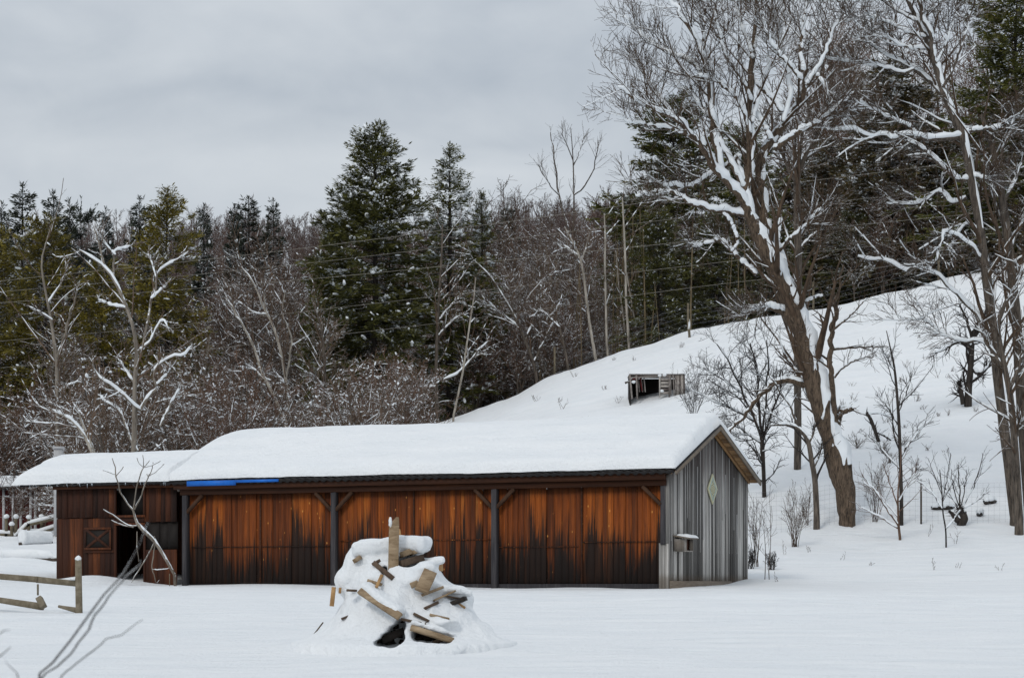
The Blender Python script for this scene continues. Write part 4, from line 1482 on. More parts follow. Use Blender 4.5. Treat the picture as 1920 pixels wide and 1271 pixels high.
M['twig_red'] = bark_mat("twig_red", (0.072, 0.044, 0.030), (0.19, 0.115, 0.080), .5, .72, 5)
M['twig_snowy'] = bark_mat("twig_snowy", (0.062, 0.042, 0.029), (0.18, 0.122, 0.085), .5, .68, 5)

RNG = np.random.RandomState
# ---- the big leaning tree
big = [
    # trunk: two bends, then the long lean to the left
    [(1589, 985, 18), (1588, 950, 17), (1582, 910, 18), (1571, 866, 21), (1558, 830, 19), (1545, 785, 16.5), (1534, 735, 21), (1517, 668, 19.5), (1504, 625, 18), (1490, 590, 18), (1474, 550, 17), (1452, 500, 15.5), (1430, 455, 14), (1412, 415, 12.5)],
    [(1432, 460, 15, .1), (1405, 400, 12.5, 0), (1396, 365, 11.5, 0), (1402, 330, 10, .05), (1407, 280, 9, .1), (1407, 200, 7.5, .2), (1410, 120, 6, .3), (1417, 40, 4.5, .5), (1420, -60, 3, .6)],
    [(1470, 530, 15, .25), (1458, 485, 14, .35), (1440, 440, 13, .5), (1430, 400, 12.5, .6), (1424, 340, 11, .7), (1428, 295, 10, .8), (1446, 262, 9.5, .9), (1477, 222, 9, 1.0), (1498, 192, 8, 1.1), (1508, 160, 7, 1.2), (1512, 130, 6, 1.3)],
    # from the second leader
    [(1452, 280, 7), (1475, 262, 7), (1500, 246, 6), (1530, 232, 5), (1565, 205, 4), (1600, 170, 3)],
    [(1512, 160, 5), (1530, 130, 4.5), (1548, 100, 4), (1562, 60, 3), (1585, 10, 2), (1600, -40, 1.5)],
    [(1506, 135, 5), (1500, 95, 4.5), (1506, 50, 3.5), (1512, 0, 2.5), (1518, -50, 1.6)],
    [(1502, 150, 4), (1478, 120, 4), (1455, 95, 3.4), (1436, 60, 2.6), (1425, 20, 2)],
    [(1468, 228, 5), (1478, 190, 5), (1480, 150, 4.5), (1470, 110, 3.8), (1462, 60, 3), (1470, 0, 2.2), (1478, -50, 1.5)],
    [(1465, 210, 4.5), (1448, 185, 4.3), (1428, 168, 4), (1414, 150, 3)],
    [(1445, 262, 4.5), (1432, 235, 4), (1416, 214, 3.8), (1402, 205, 3)],
    [(1530, 140, 3.5), (1545, 160, 3), (1552, 190, 2.6), (1560, 225, 2)],
    # left limb group
    [(1408, 398, 9), (1385, 368, 9), (1360, 338, 9), (1332, 300, 8), (1297, 250, 6.5), (1265, 225, 5.5), (1218, 197, 4), (1185, 178, 2.8), (1160, 160, 1.6)],
    [(1355, 332, 7), (1345, 290, 7), (1338, 250, 7), (1331, 197, 6.5), (1325, 140, 5.6), (1312, 88, 4.6), (1290, 55, 3.8), (1272, 30, 3), (1250, -20, 2)],
    [(1326, 160, 4.5), (1300, 120, 4), (1268, 104, 3.5), (1235, 90, 2.8), (1195, 60, 1.8), (1172, 30, 1.2)],
    [(1320, 112, 3.5), (1318, 60, 3), (1310, 10, 2.2), (1305, -40, 1.5)],
    [(1322, 290, 5), (1300, 262, 4), (1262, 242, 3.5), (1218, 236, 2.6), (1180, 228, 1.8), (1155, 218, 1)],
    [(1265, 224, 4), (1235, 180, 3.4), (1205, 140, 2.2), (1185, 110, 1.2)],
    [(1218, 200, 2.6), (1190, 196, 2), (1165, 190, 1.2)],
    [(1393, 352, 7), (1370, 300, 5.5), (1350, 268, 4.5), (1338, 232, 4), (1318, 205, 3), (1295, 180, 2.2), (1260, 150, 1.5)],
    [(1395, 340, 4), (1384, 310, 4.6), (1384, 293, 4.4), (1365, 310, 4.4), (1331, 327, 4.4), (1305, 343, 4), (1287, 351, 3.6), (1265, 348, 3), (1241, 346, 2)],
    [(1404, 404, 6.5), (1387, 400, 6.5), (1362, 394, 6), (1335, 390, 5.5), (1297, 379, 5), (1272, 365, 4.2), (1245, 357, 3), (1215, 362, 2), (1190, 370, 1.5)],
    [(1418, 515, 4.5), (1402, 500, 4.2), (1377, 477, 4), (1352, 453, 3.4), (1335, 452, 2.8), (1312, 459, 2), (1298, 456, 1.5)],
    [(1372, 472, 3), (1382, 455, 2.8), (1372, 420, 2.6), (1355, 400, 2)],
    [(1478, 580, 8), (1462, 582, 7.5), (1440, 574, 6.5), (1415, 580, 5), (1394, 588, 4)],
    [(1406, 250, 4), (1390, 200, 3.8), (1372, 175, 3.4), (1340, 150, 2.6), (1310, 140, 1.8)],
    [(1408, 190, 4), (1392, 150, 3.6), (1368, 118, 3), (1350, 70, 2.4), (1340, 20, 1.8)],
    [(1410, 230, 4), (1422, 180, 3.6), (1437, 130, 3), (1450, 70, 2.4), (1458, 10, 1.8)],
    [(1412, 110, 3.4), (1395, 60, 2.8), (1380, 10, 2.2), (1372, -40, 1.5)],
    [(1462, 470, 4, .2), (1480, 450, 3.8, -.2), (1505, 428, 3.2, -.5), (1530, 402, 2.6, -.8), (1548, 388, 1.6, -.9)],
    [(1458, 452, 3.5), (1460, 428, 3), (1463, 410, 2.2)],
    [(1492, 592, 3), (1520, 560, 2.6), (1545, 555, 2)],
    # right hand stub and the shoot that stands on it
    [(1556, 815, 13), (1566, 795, 12), (1572, 776, 11), (1583, 770, 8), (1597, 764, 7)],
    [(1566, 790, 8), (1562, 760, 7), (1560, 720, 6.3), (1557, 670, 6), (1561, 610, 5.4), (1566, 570, 4.5), (1572, 540, 3), (1580, 500, 2)],
    [(1560, 680, 3.5), (1540, 665, 2.6), (1520, 650, 2), (1505, 620, 1.4)],
    [(1559, 655, 4), (1590, 652, 2.8), (1625, 650, 2.2), (1665, 650, 1.2)],
    [(1562, 618, 3.2), (1585, 600, 2.6), (1605, 580, 2), (1625, 560, 1.3)],
    [(1564, 708, 3), (1580, 690, 2.4), (1605, 675, 2), (1640, 668, 1.2)],
    # drooping low limb
    [(1510, 722, 8), (1492, 716, 7.5), (1465, 713, 7), (1440, 728, 6), (1418, 752, 5), (1397, 778, 4.2), (1373, 800, 3), (1362, 812, 2)],
]
rg = RNG(11)
lv = [dict(m=12, t0=.30, t1=1.0, ang=(22, 52), lf=(.30, .58), rf=.42, rtip=.0085, n=8, wander=.10, trop=.045, upb=.35, k=5, snow=.8, sh=.012),
      dict(m=6, t0=.15, t1=1.0, ang=(25, 60), absl=(.5, 1.35), rf=.6, rtip=.0065, n=6, wander=.10, trop=.05, upb=.3, k=4, snow=.2, sh=.007),
      dict(m=4, t0=.15, t1=1.0, ang=(22, 55), absl=(.25, .75), rf=.75, rtip=.005, n=4, wander=.10, trop=.05, upb=.2, k=3)]
tree("leaning_tree", "big gnarled bare tree leaning left over the hillside with snow plastered limbs", "tree", None, big, lv, rg, limb_d=(.28, -.34, .86), thin=.84, bare_last=7, last_levels=[dict(m=6, t0=.25, t1=.97, taper_len=.6, ang=(25, 60), lf=(.3, .6), rf=.5, rtip=.007, n=6, wander=.12, trop=.03, k=4), dict(m=5, t0=.2, t1=1, ang=(25, 60), absl=(.25, .7), rf=.6, rtip=.005, n=4, wander=.12, trop=.03, k=3)], minlen=1.5, plaster=(.8, -.32, .5), beads=.12, barkm=M['bark_brown'], twigm=M['twig_brown'],
     trunk_sides=28, snow=(1, .035), nlimb=3, knobs=.46, npts=44, depth=.35, snow_lo=.10, snow_wide=1.06)

# ---- the two trunks at the right edge
t2 = [
    [(1906, 985, 17), (1902, 950, 14), (1893, 880, 13), (1881, 790, 12.5), (1870, 700, 12), (1860, 610, 12), (1851, 530, 12), (1840, 450, 11.5), (1829, 380, 11), (1816, 310, 10.5), (1805, 255, 10), (1792, 215, 10)],
    [(1806, 262, 9, 0), (1785, 215, 8, .1), (1765, 160, 8.5, .1), (1750, 110, 8.5, .1), (1732, 60, 7, .2), (1706, 10, 5, .3), (1680, -50, 3.5, .4)],
    [(1752, 120, 6), (1745, 70, 5.5), (1728, 20, 4.5), (1715, -40, 3)],
    [(1806, 255, 7), (1780, 258, 7), (1744, 262, 6.5), (1712, 254, 6), (1680, 257, 4.6), (1634, 254, 4), (1590, 244, 3), (1546, 240, 2)],
    [(1720, 258, 4), (1700, 235, 3), (1670, 222, 2.6), (1640, 205, 2), (1610, 190, 1.4)],
    [(1795, 220, 6), (1768, 178, 6), (1740, 150, 5.5), (1710, 128, 5), (1690, 115, 4), (1660, 100, 3), (1625, 80, 2)],
    [(1715, 130, 3.6), (1690, 135, 3.2), (1650, 125, 2.6), (1600, 118, 2), (1550, 110, 1.3)],
    [(1818, 335, 6.5), (1800, 338, 6), (1780, 325, 5), (1755, 300, 4.5), (1727, 277, 3.6), (1700, 262, 2.5)],
    [(1812, 370, 4), (1785, 380, 4), (1760, 360, 4), (1730, 378, 3.4), (1690, 382, 3), (1660, 382, 2)],
    [(1838, 485, 5), (1822, 462, 4.5), (1800, 445, 4.2), (1771, 437, 3.6), (1765, 455, 2.4), (1755, 490, 1.8), (1742, 510, 1.2)],
    [(1865, 640, 5), (1840, 600, 5), (1815, 570, 4.6), (1790, 550, 4), (1755, 518, 3.8), (1727, 507, 3.4), (1690, 500, 3), (1650, 488, 2.6), (1610, 480, 1.6)],
    [(1866, 650, 4.5), (1840, 640, 4), (1800, 640, 3.4), (1770, 622, 2.8), (1730, 602, 2), (1690, 596, 1.2)],
    [(1806, 250, 5), (1835, 243, 5), (1865, 240, 4.5), (1890, 228, 3), (1910, 212, 2)],
    [(1820, 330, 5), (1845, 335, 4.5), (1862, 338, 3)],
    [(1768, 165, 4), (1790, 120, 3.4), (1805, 80, 2.8), (1818, 40, 2), (1830, -10, 1.4)],
    [(1755, 120, 3.6), (1775, 80, 3), (1790, 30, 2.2), (1800, -20, 1.5)],
    [(1735, 70, 3.4), (1700, 60, 3), (1660, 40, 2.4), (1620, 30, 1.8), (1585, 40, 1.2)],
    [(1720, 40, 3), (1680, 20, 2.6), (1640, -10, 2), (1600, -20, 1.4)],
    [(1742, 92, 3), (1700, 88, 2.6), (1655, 70, 2), (1615, 72, 1.4)],
    [(1838, 440, 3.4), (1815, 420, 3), (1795, 440, 2.2), (1780, 470, 1.4)],
]
lv2 = [dict(m=10, t0=.28, t1=1.0, ang=(25, 60), lf=(.28, .5), rf=.5, rtip=.010, n=7, wander=.11, trop=.03, upb=.3, k=5, snow=.75, sh=.018),
       dict(m=6, t0=.15, t1=1.0, ang=(25, 60), absl=(.4, 1.2), rf=.62, rtip=.0075, n=5, wander=.10, trop=.03, k=4, snow=.2, sh=.010),
       dict(m=4, t0=.15, t1=1.0, ang=(22, 55), absl=(.25, .7), rf=.75, rtip=.0055, n=4, wander=.10, trop=.03, k=3)]
tree("bare_tree", "tall grey bare tree near the right edge with long snowy limbs reaching left", "tree", None, t2, lv2, RNG(12), trunk_lo=.28, thin=.76, thin0=.74, limb_d=(.2, -.25, .9), beads=.15, barkm=M['bark_grey'], twigm=M['twig_brown'],
     trunk_sides=14, snow=(1, .035), nlimb=2, knobs=.2, npts=26, depth=.35, snow_lo=.12)
t3 = [
    [(1932, 990, 14), (1926, 900, 13), (1918, 800, 13), (1912, 700, 12.5), (1906, 600, 12), (1900, 540, 12), (1893, 480, 11), (1883, 400, 10), (1872, 330, 8), (1858, 270, 6.5), (1840, 215, 4)],
    [(1900, 535, 7), (1915, 510, 6.5), (1930, 480, 5), (1950, 420, 4)],
    [(1893, 470, 5), (1905, 440, 5), (1920, 410, 4), (1945, 380, 3)],
    [(1885, 420, 4), (1872, 400, 4), (1860, 350, 3.4), (1850, 310, 2.4), (1842, 280, 1.6)],
    [(1880, 380, 4), (1898, 350, 3.6), (1915, 310, 3), (1930, 270, 2.2)],
    [(1905, 495, 5), (1885, 497, 4.6), (1868, 500, 4), (1850, 505, 2)],
    [(1872, 320, 3.6), (1880, 280, 3), (1895, 250, 2.4), (1905, 210, 1.6)],
]
tree("bare_tree", "dark thick forked trunk cut by the right edge of the picture", "tree", yg(1905, 985) + .6, t3, lv2, RNG(13), thin=.8, thin0=.78, barkm=M['bark_grey'], twigm=M['twig_brown'], trunk_sides=14, snow=(1, .035), nlimb=1, knobs=.2, depth=.35, snow_lo=.15)
t4 = [
    [(1911, 985, 9), (1909, 940, 7.5), (1906, 880, 7), (1900, 800, 6.5), (1894, 740, 6), (1886, 700, 5.5), (1878, 660, 5), (1872, 620, 4), (1876, 590, 3.4), (1888, 560, 3)],
    [(1893, 730, 4), (1905, 700, 4), (1915, 670, 3.4), (1925, 650, 3)],
    [(1884, 690, 3.5), (1866, 665, 3.4), (1850, 640, 3), (1836, 615, 2.2)],
    [(1874, 600, 3), (1886, 570, 2.8), (1900, 540, 2.4), (1912, 500, 2)],
    [(1902, 830, 3), (1912, 800, 2.6), (1924, 780, 2)],
]
tree("slim_tree", "slim snow dotted trunk standing in front of the right hand tall grey tree", "tree", yg(1911, 985) - 1.5, t4, lv2[:2], RNG(14), barkm=M['bark_grey'], twigm=M['twig_brown'], trunk_sides=9, snow=(1, .02), depth=.3)

lvs = [dict(m=7, t0=.3, t1=.97, taper_len=.86, ang=(25, 55), lf=(.35, .6), rf=.5, rtip=.006, n=6, wander=.10, trop=.06, upb=.3, k=4, snow=.2),
       dict(m=5, t0=.2, t1=1, ang=(25, 55), absl=(.25, .7), rf=.65, rtip=.005, n=4, wander=.1, trop=.05, k=3)]
# straight pole tree behind the leaning tree
tree("pole_tree", "straight dark trunk standing just behind the leaning tree", "tree", None,
     [[(1495, 880, 7), (1496, 800, 7), (1495, 700, 7), (1496, 600, 7), (1497, 500, 7), (1495, 400, 7), (1494, 335, 6.5)],
      [(1495, 345, 5), (1482, 320, 5), (1470, 296, 4), (1455, 270, 3), (1440, 240, 2)], [(1495, 340, 5), (1503, 312, 4.6), (1512, 290, 4), (1530, 250, 3), (1550, 200, 2), (1560, 150, 1.4)],
      [(1497, 380, 3), (1492, 350, 3), (1490, 300, 2.2), (1492, 240, 1.5)], [(1497, 470, 2.5), (1520, 445, 2), (1545, 430, 1.4)],
      [(1495, 345, 4), (1500, 280, 3.4), (1520, 200, 2.6), (1540, 130, 2), (1555, 60, 1.4)], [(1508, 300, 3), (1545, 270, 2.6), (1585, 225, 2), (1620, 180, 1.4)]],
     [dict(m=12, t0=.3, t1=1, ang=(25, 55), lf=(.4, .7), rf=.5, rtip=.010, n=7, wander=.10, trop=.05, k=4, snow=.4),
      dict(m=6, t0=.2, t1=1, ang=(25, 55), absl=(.4, 1.2), rf=.65, rtip=.008, n=5, wander=.1, trop=.05, k=3),
      dict(m=4, t0=.2, t1=1, ang=(25, 55), absl=(.3, .7), rf=.65, rtip=.006, n=4, wander=.1, trop=.05, k=3)], RNG(15), barkm=M['bark_grey'], twigm=M['twig_brown'], trunk_sides=9)

# round little orchard tree between shed and leaning tree
lvo = [dict(m=9, t0=.15, t1=1, ang=(25, 65), lf=(.4, .7), rf=.6, rtip=.008, n=7, wander=.16, trop=.05, upb=.1, k=4, snow=.25),
       dict(m=6, t0=.15, t1=1, ang=(30, 70), absl=(.3, .9), rf=.65, rtip=.006, n=5, wander=.16, trop=.03, k=3),
       dict(m=4, t0=.15, t1=1, ang=(30, 70), absl=(.15, .45), rf=.7, rtip=.0045, n=4, wander=.16, trop=.03, k=3)]
tree("orchard_tree", "small round crowned bare tree just right of the shed's roof peak", "tree", None,
     [[(1433, 932, 5), (1432, 890, 4.5), (1430, 850, 5), (1428, 815, 5)],
      [(1428, 822, 4), (1412, 780, 3.4), (1392, 735, 2.8), (1370, 690, 2.2), (1345, 650, 1.4)], [(1428, 815, 4), (1424, 760, 3.4), (1418, 700, 2.6), (1410, 640, 1.8)],
      [(1430, 820, 3.6), (1445, 780, 3), (1460, 740, 2.4), (1465, 690, 1.6)], [(1414, 790, 3), (1380, 770, 2.4), (1345, 755, 2), (1305, 735, 1.3)],
      [(1430, 812, 3), (1436, 750, 2.6), (1440, 690, 2), (1435, 640, 1.4)], [(1426, 830, 3), (1400, 812, 2.4), (1382, 800, 2), (1360, 800, 1.2)], [(1400, 745, 2.4), (1360, 715, 2), (1320, 690, 1.4)]],
     lvo, RNG(16), thin=.7, thin0=.85, barkm=M['bark_dark'], twigm=M['twig_dark'], trunk_sides=8, depth=.7, npts=14)
# crooked slender tree
tree("crooked_tree", "crooked slender tree arching left in front of the leaning tree", "tree", None,
     [[(1531, 992, 7.5), (1531, 960, 6.5), (1528, 900, 6), (1522, 865, 5.5), (1516, 830, 5), (1506, 812, 4.5), (1495, 802, 3.8), (1476, 796, 3), (1445, 797, 2.2)],
      [(1516, 832, 3), (1524, 815, 2.4), (1530, 795, 1.6)], [(1500, 806, 3), (1485, 770, 2.4), (1465, 735, 2), (1440, 700, 1.4)], [(1478, 797, 2.4), (1455, 780, 2), (1430, 770, 1.2)], [(1525, 880, 2), (1538, 850, 1.6), (1542, 830, 1)]],
     lvs, RNG(17), thin=.8, thin0=.9, barkm=M['bark_grey'], twigm=M['twig_dark'], trunk_sides=8)
tree("sapling", "tall dark upright sapling midway between the leaning tree and the right edge", "sapling", None,
     [[(1690, 985, 5.5), (1690, 930, 5), (1688, 860, 4.5), (1686, 800, 4.2), (1682, 740, 3.6), (1677, 690, 3), (1670, 655, 2), (1662, 620, 1)],
      [(1686, 800, 2.4), (1665, 765, 2), (1645, 740, 1.2)], [(1688, 860, 2.4), (1705, 830, 2), (1730, 800, 1.2), (1745, 780, .8)], [(1686, 770, 2), (1700, 735, 1.6), (1710, 700, 1)], [(1688, 880, 2), (1660, 850, 1.6), (1630, 815, 1)],
      [(1679, 700, 1.8), (1668, 680, 1.4), (1655, 655, 1)], [(1689, 905, 2), (1712, 890, 1.6), (1722, 870, 1)]],
     lvs, RNG(18), thin=.7, thin0=.75, barkm=M['bark_dark'], twigm=M['twig_dark'], trunk_sides=8)
tree("sapling", "thin reddish sapling spreading low in front of the tall dark sapling", "sapling", None,
     [[(1688, 1012, 3.5), (1685, 985, 3), (1684, 960, 2.6), (1684, 920, 2), (1688, 880, 1.4), (1690, 840, 1)],
      [(1684, 985, 2.2), (1660, 950, 1.8), (1635, 915, 1.4), (1615, 888, 1)], [(1683, 990, 2), (1645, 965, 1.6), (1610, 950, 1)], [(1684, 950, 1.8), (1670, 910, 1.4), (1655, 870, 1)], [(1685, 940, 1.6), (1705, 905, 1.2), (1720, 880, .8)], [(1684, 970, 1.6), (1650, 930, 1.2), (1618, 900, .8)]],
     [dict(m=6, t0=.3, t1=1, ang=(25, 50), lf=(.35, .6), rf=.6, rtip=.004, n=5, wander=.1, trop=.06, k=3), dict(m=3, t0=.2, t1=1, ang=(25, 50), absl=(.15, .4), rf=.7, rtip=.003, n=4, k=3)], RNG(19), thin=.75, thin0=.8, barkm=M['twig_red'], twigm=M['twig_red'], trunk_sides=7)
tree("sapling", "thin forked sapling rising from flat snow left of the dark stump", "sapling", None,
     [[(1774, 1026, 2.2), (1773, 992, 2), (1768, 960, 1.8), (1766, 920, 1.5), (1762, 880, 1)], [(1773, 992, 1.6), (1790, 972, 1.4), (1802, 955, 1)], [(1768, 955, 1.5), (1745, 920, 1.2), (1720, 900, .8)], [(1767, 940, 1.4), (1775, 900, 1.1), (1782, 850, .8)], [(1767, 930, 1.2), (1750, 885, 1), (1742, 860, .7)]],
     [dict(m=5, t0=.3, t1=1, ang=(20, 45), lf=(.35, .6), rf=.6, rtip=.004, n=5, wander=.1, trop=.06, k=3), dict(m=3, t0=.2, t1=1, ang=(25, 50), absl=(.1, .3), rf=.7, rtip=.003, n=4, k=3)], RNG(20), thin=.7, thin0=.75, barkm=M['twig_dark'], twigm=M['twig_dark'], trunk_sides=6)
tree("sprouting_stump", "dark snow dusted stump sprouting thin shoots beside the low logs", "stump", None,
     [[(1804, 985, 8), (1807, 972, 8), (1801, 960, 6), (1799, 946, 2)], [(1801, 978, 7), (1793, 970, 7), (1785, 961, 4), (1779, 957, 2)], [(1800, 955, 2.2), (1799, 910, 1.6), (1797, 870, 1)], [(1801, 955, 2), (1822, 920, 1.6), (1836, 880, 1.2), (1842, 850, .8)], [(1799, 955, 2), (1780, 925, 1.5), (1765, 905, 1)],
      [(1803, 955, 1.6), (1830, 940, 1.2), (1850, 920, .8)], [(1798, 950, 1.6), (1788, 915, 1.2), (1783, 880, .8)], [(1801, 952, 1.5), (1810, 910, 1.2), (1812, 880, .8)]],
     [dict(m=7, t0=.25, t1=1, ang=(20, 50), lf=(.35, .6), rf=.6, rtip=.004, n=5, wander=.1, trop=.06, k=3), dict(m=3, t0=.2, t1=1, ang=(25, 50), absl=(.1, .3), rf=.7, rtip=.003, n=4, k=3)], RNG(21), thin=.7, barkm=M['bark_dark'], twigm=M['twig_dark'], trunk_sides=8, nlimb=2, knobs=1.1, snow=(1, .03))
# broken tree on the open slope
YH = 84.0
tree("broken_tree", "small broken double trunked tree alone on the upper right slope", "tree", None,
     [[(1815, 762, 8), (1816, 730, 7), (1820, 690, 6), (1822, 650, 5.5), (1826, 620, 4)], [(1806, 758, 5), (1802, 735, 4.4), (1796, 715, 3.5)],
      [(1820, 690, 4), (1836, 700, 3.4), (1850, 690, 2.5), (1866, 680, 1.6)], [(1822, 650, 4), (1800, 640, 3.4), (1775, 652, 2.6), (1755, 662, 1.6)], [(1824, 640, 3.6), (1838, 610, 3), (1850, 580, 2)], [(1823, 635, 3), (1812, 600, 2.4), (1800, 570, 1.6)], [(1822, 645, 3), (1840, 640, 2.4), (1862, 625, 1.6)]],
     lvo[:2], RNG(22), barkm=M['bark_dark'], twigm=M['twig_dark'], trunk_sides=8, nlimb=2, snow=(1, .03))
tree("broken_pole", "short dark leaning pole with twigs on the slope right of the leaning tree", "pole", None,
     [[(1648, 828, 3.5), (1640, 805, 3.5), (1632, 785, 3.5), (1625, 773, 3)], [(1640, 808, 2), (1655, 815, 2), (1672, 826, 2.6), (1680, 830, 2)], [(1627, 776, 1.4), (1650, 775, 1.2), (1680, 785, .8)]],
     [dict(m=4, t0=.3, t1=1, ang=(25, 55), lf=(.3, .6), rf=.6, rtip=.005, n=5, wander=.15, trop=.0, k=3)], RNG(23), barkm=M['bark_dark'], twigm=M['twig_dark'], trunk_sides=7)
for px, py, L, nm in ((1768, 951, 46, "long dark log showing through the snow left of the dark stump"), (1856, 940, 26, "short dark log showing through the snow right of the dark stump"),
                      (1838, 962, 13, "small dark chunk of log lying right below the dark stump")):
    yy_ = yg(px, py + 5)
    c = P(px, py, yy_)
    d = L * yy_ / F / 2
    n = 14; q = np.linspace(-1, 1, n)
    l3 = np.stack([q * d, .15 * q, .03 * q + .04 * vnoise(q * 2.3 + px, q * 0, 3)], -1)[None]
    rr = (.075 * (1 - .5 * np.abs(q) ** 3) * (1 + .7 * vnoise(q * 3 + px, q * 0, 5)))[None]
    t = thing("log", nm, "log", c)
    a_ = Acc(); V, Q = tubes(l3, rr, 8); a_.add(V + .03 * vnoise(V[:, :1] * 9, V[:, 2:3] * 14, 2), Q)
    link("trunk", a_.mesh("trunk", M['bark_dark']), t)
    a_ = Acc(); snow_on(a_, l3, rr, RNG(px), 1, .03, lo=.1, k=8, up=.8, rag=.25)
    link("snow", a_.mesh("snow", M['snow_soft']), t)
# ------------------------------------------------------------------ conifers
M['needle_dark'] = leaf_mat("needles_dark", [(0.1, (0.026, 0.030, 0.007)), (0.5, (0.080, 0.086, 0.016)), (0.9, (0.18, 0.165, 0.028))], .3)
M['needle_olive'] = leaf_mat("needles_olive", [(0.1, (0.05, 0.045, 0.008)), (0.5, (0.155, 0.125, 0.016)), (0.9, (0.30, 0.235, 0.03))], .2)
M['needle_blue'] = leaf_mat("needles_bluish", [(0.1, (0.012, 0.017, 0.013)), (0.5, (0.026, 0.036, 0.026)), (0.9, (0.055, 0.066, 0.045))], .6)  # darker, bluish green needles
M['needle_brown'] = leaf_mat("needles_brownish", [(0.1, (0.034, 0.027, 0.010)), (0.5, (0.085, 0.066, 0.024)), (0.9, (0.17, 0.12, 0.045))], .45)


def rhombs(C, D, N, L, Wd):
    """leaf blades: base C, direction D, side along N x D"""
    S = norm(np.cross(N, D))
    a = C
    b = C + D * (L * .45)[:, None] + S * (Wd * .5)[:, None]
    c = C + D * L[:, None]
    d = C + D * (L * .45)[:, None] - S * (Wd * .5)[:, None]
    V = np.stack([a, b, c, d], 1).reshape(-1, 3)
    return V, np.arange(len(C) * 4).reshape(-1, 4)


_bl = None
def blobs_at(C, A, rx, ry, rz, rng):
    """low snow lumps, long axis A"""
    global _bl
    if _bl is None:
        import bmesh
        bm = bmesh.new(); bmesh.ops.create_icosphere(bm, subdivisions=1, radius=1)
        bm.verts.ensure_lookup_table()
        _bl = (np.array([v.co[:] for v in bm.verts]), np.array([[v.index for v in f.verts] for f in bm.faces]))
        bm.free()
    v0, f0 = _bl
    n, k = len(C), len(v0)
    S = norm(np.cross(A, UP))
    U = np.cross(S, A)
    J = v0[None] * (1 + rng.uniform(-.3, .3, (n, k, 1)))
    V = C[:, None] + A[:, None] * J[..., 0:1] * rx[:, None, None] + S[:, None] * J[..., 1:2] * ry[:, None, None] + U[:, None] * J[..., 2:3] * rz[:, None, None]
    F_ = f0[None] + (np.arange(n) * k)[:, None, None]
    return V.reshape(-1, 3), F_.reshape(-1, 3)


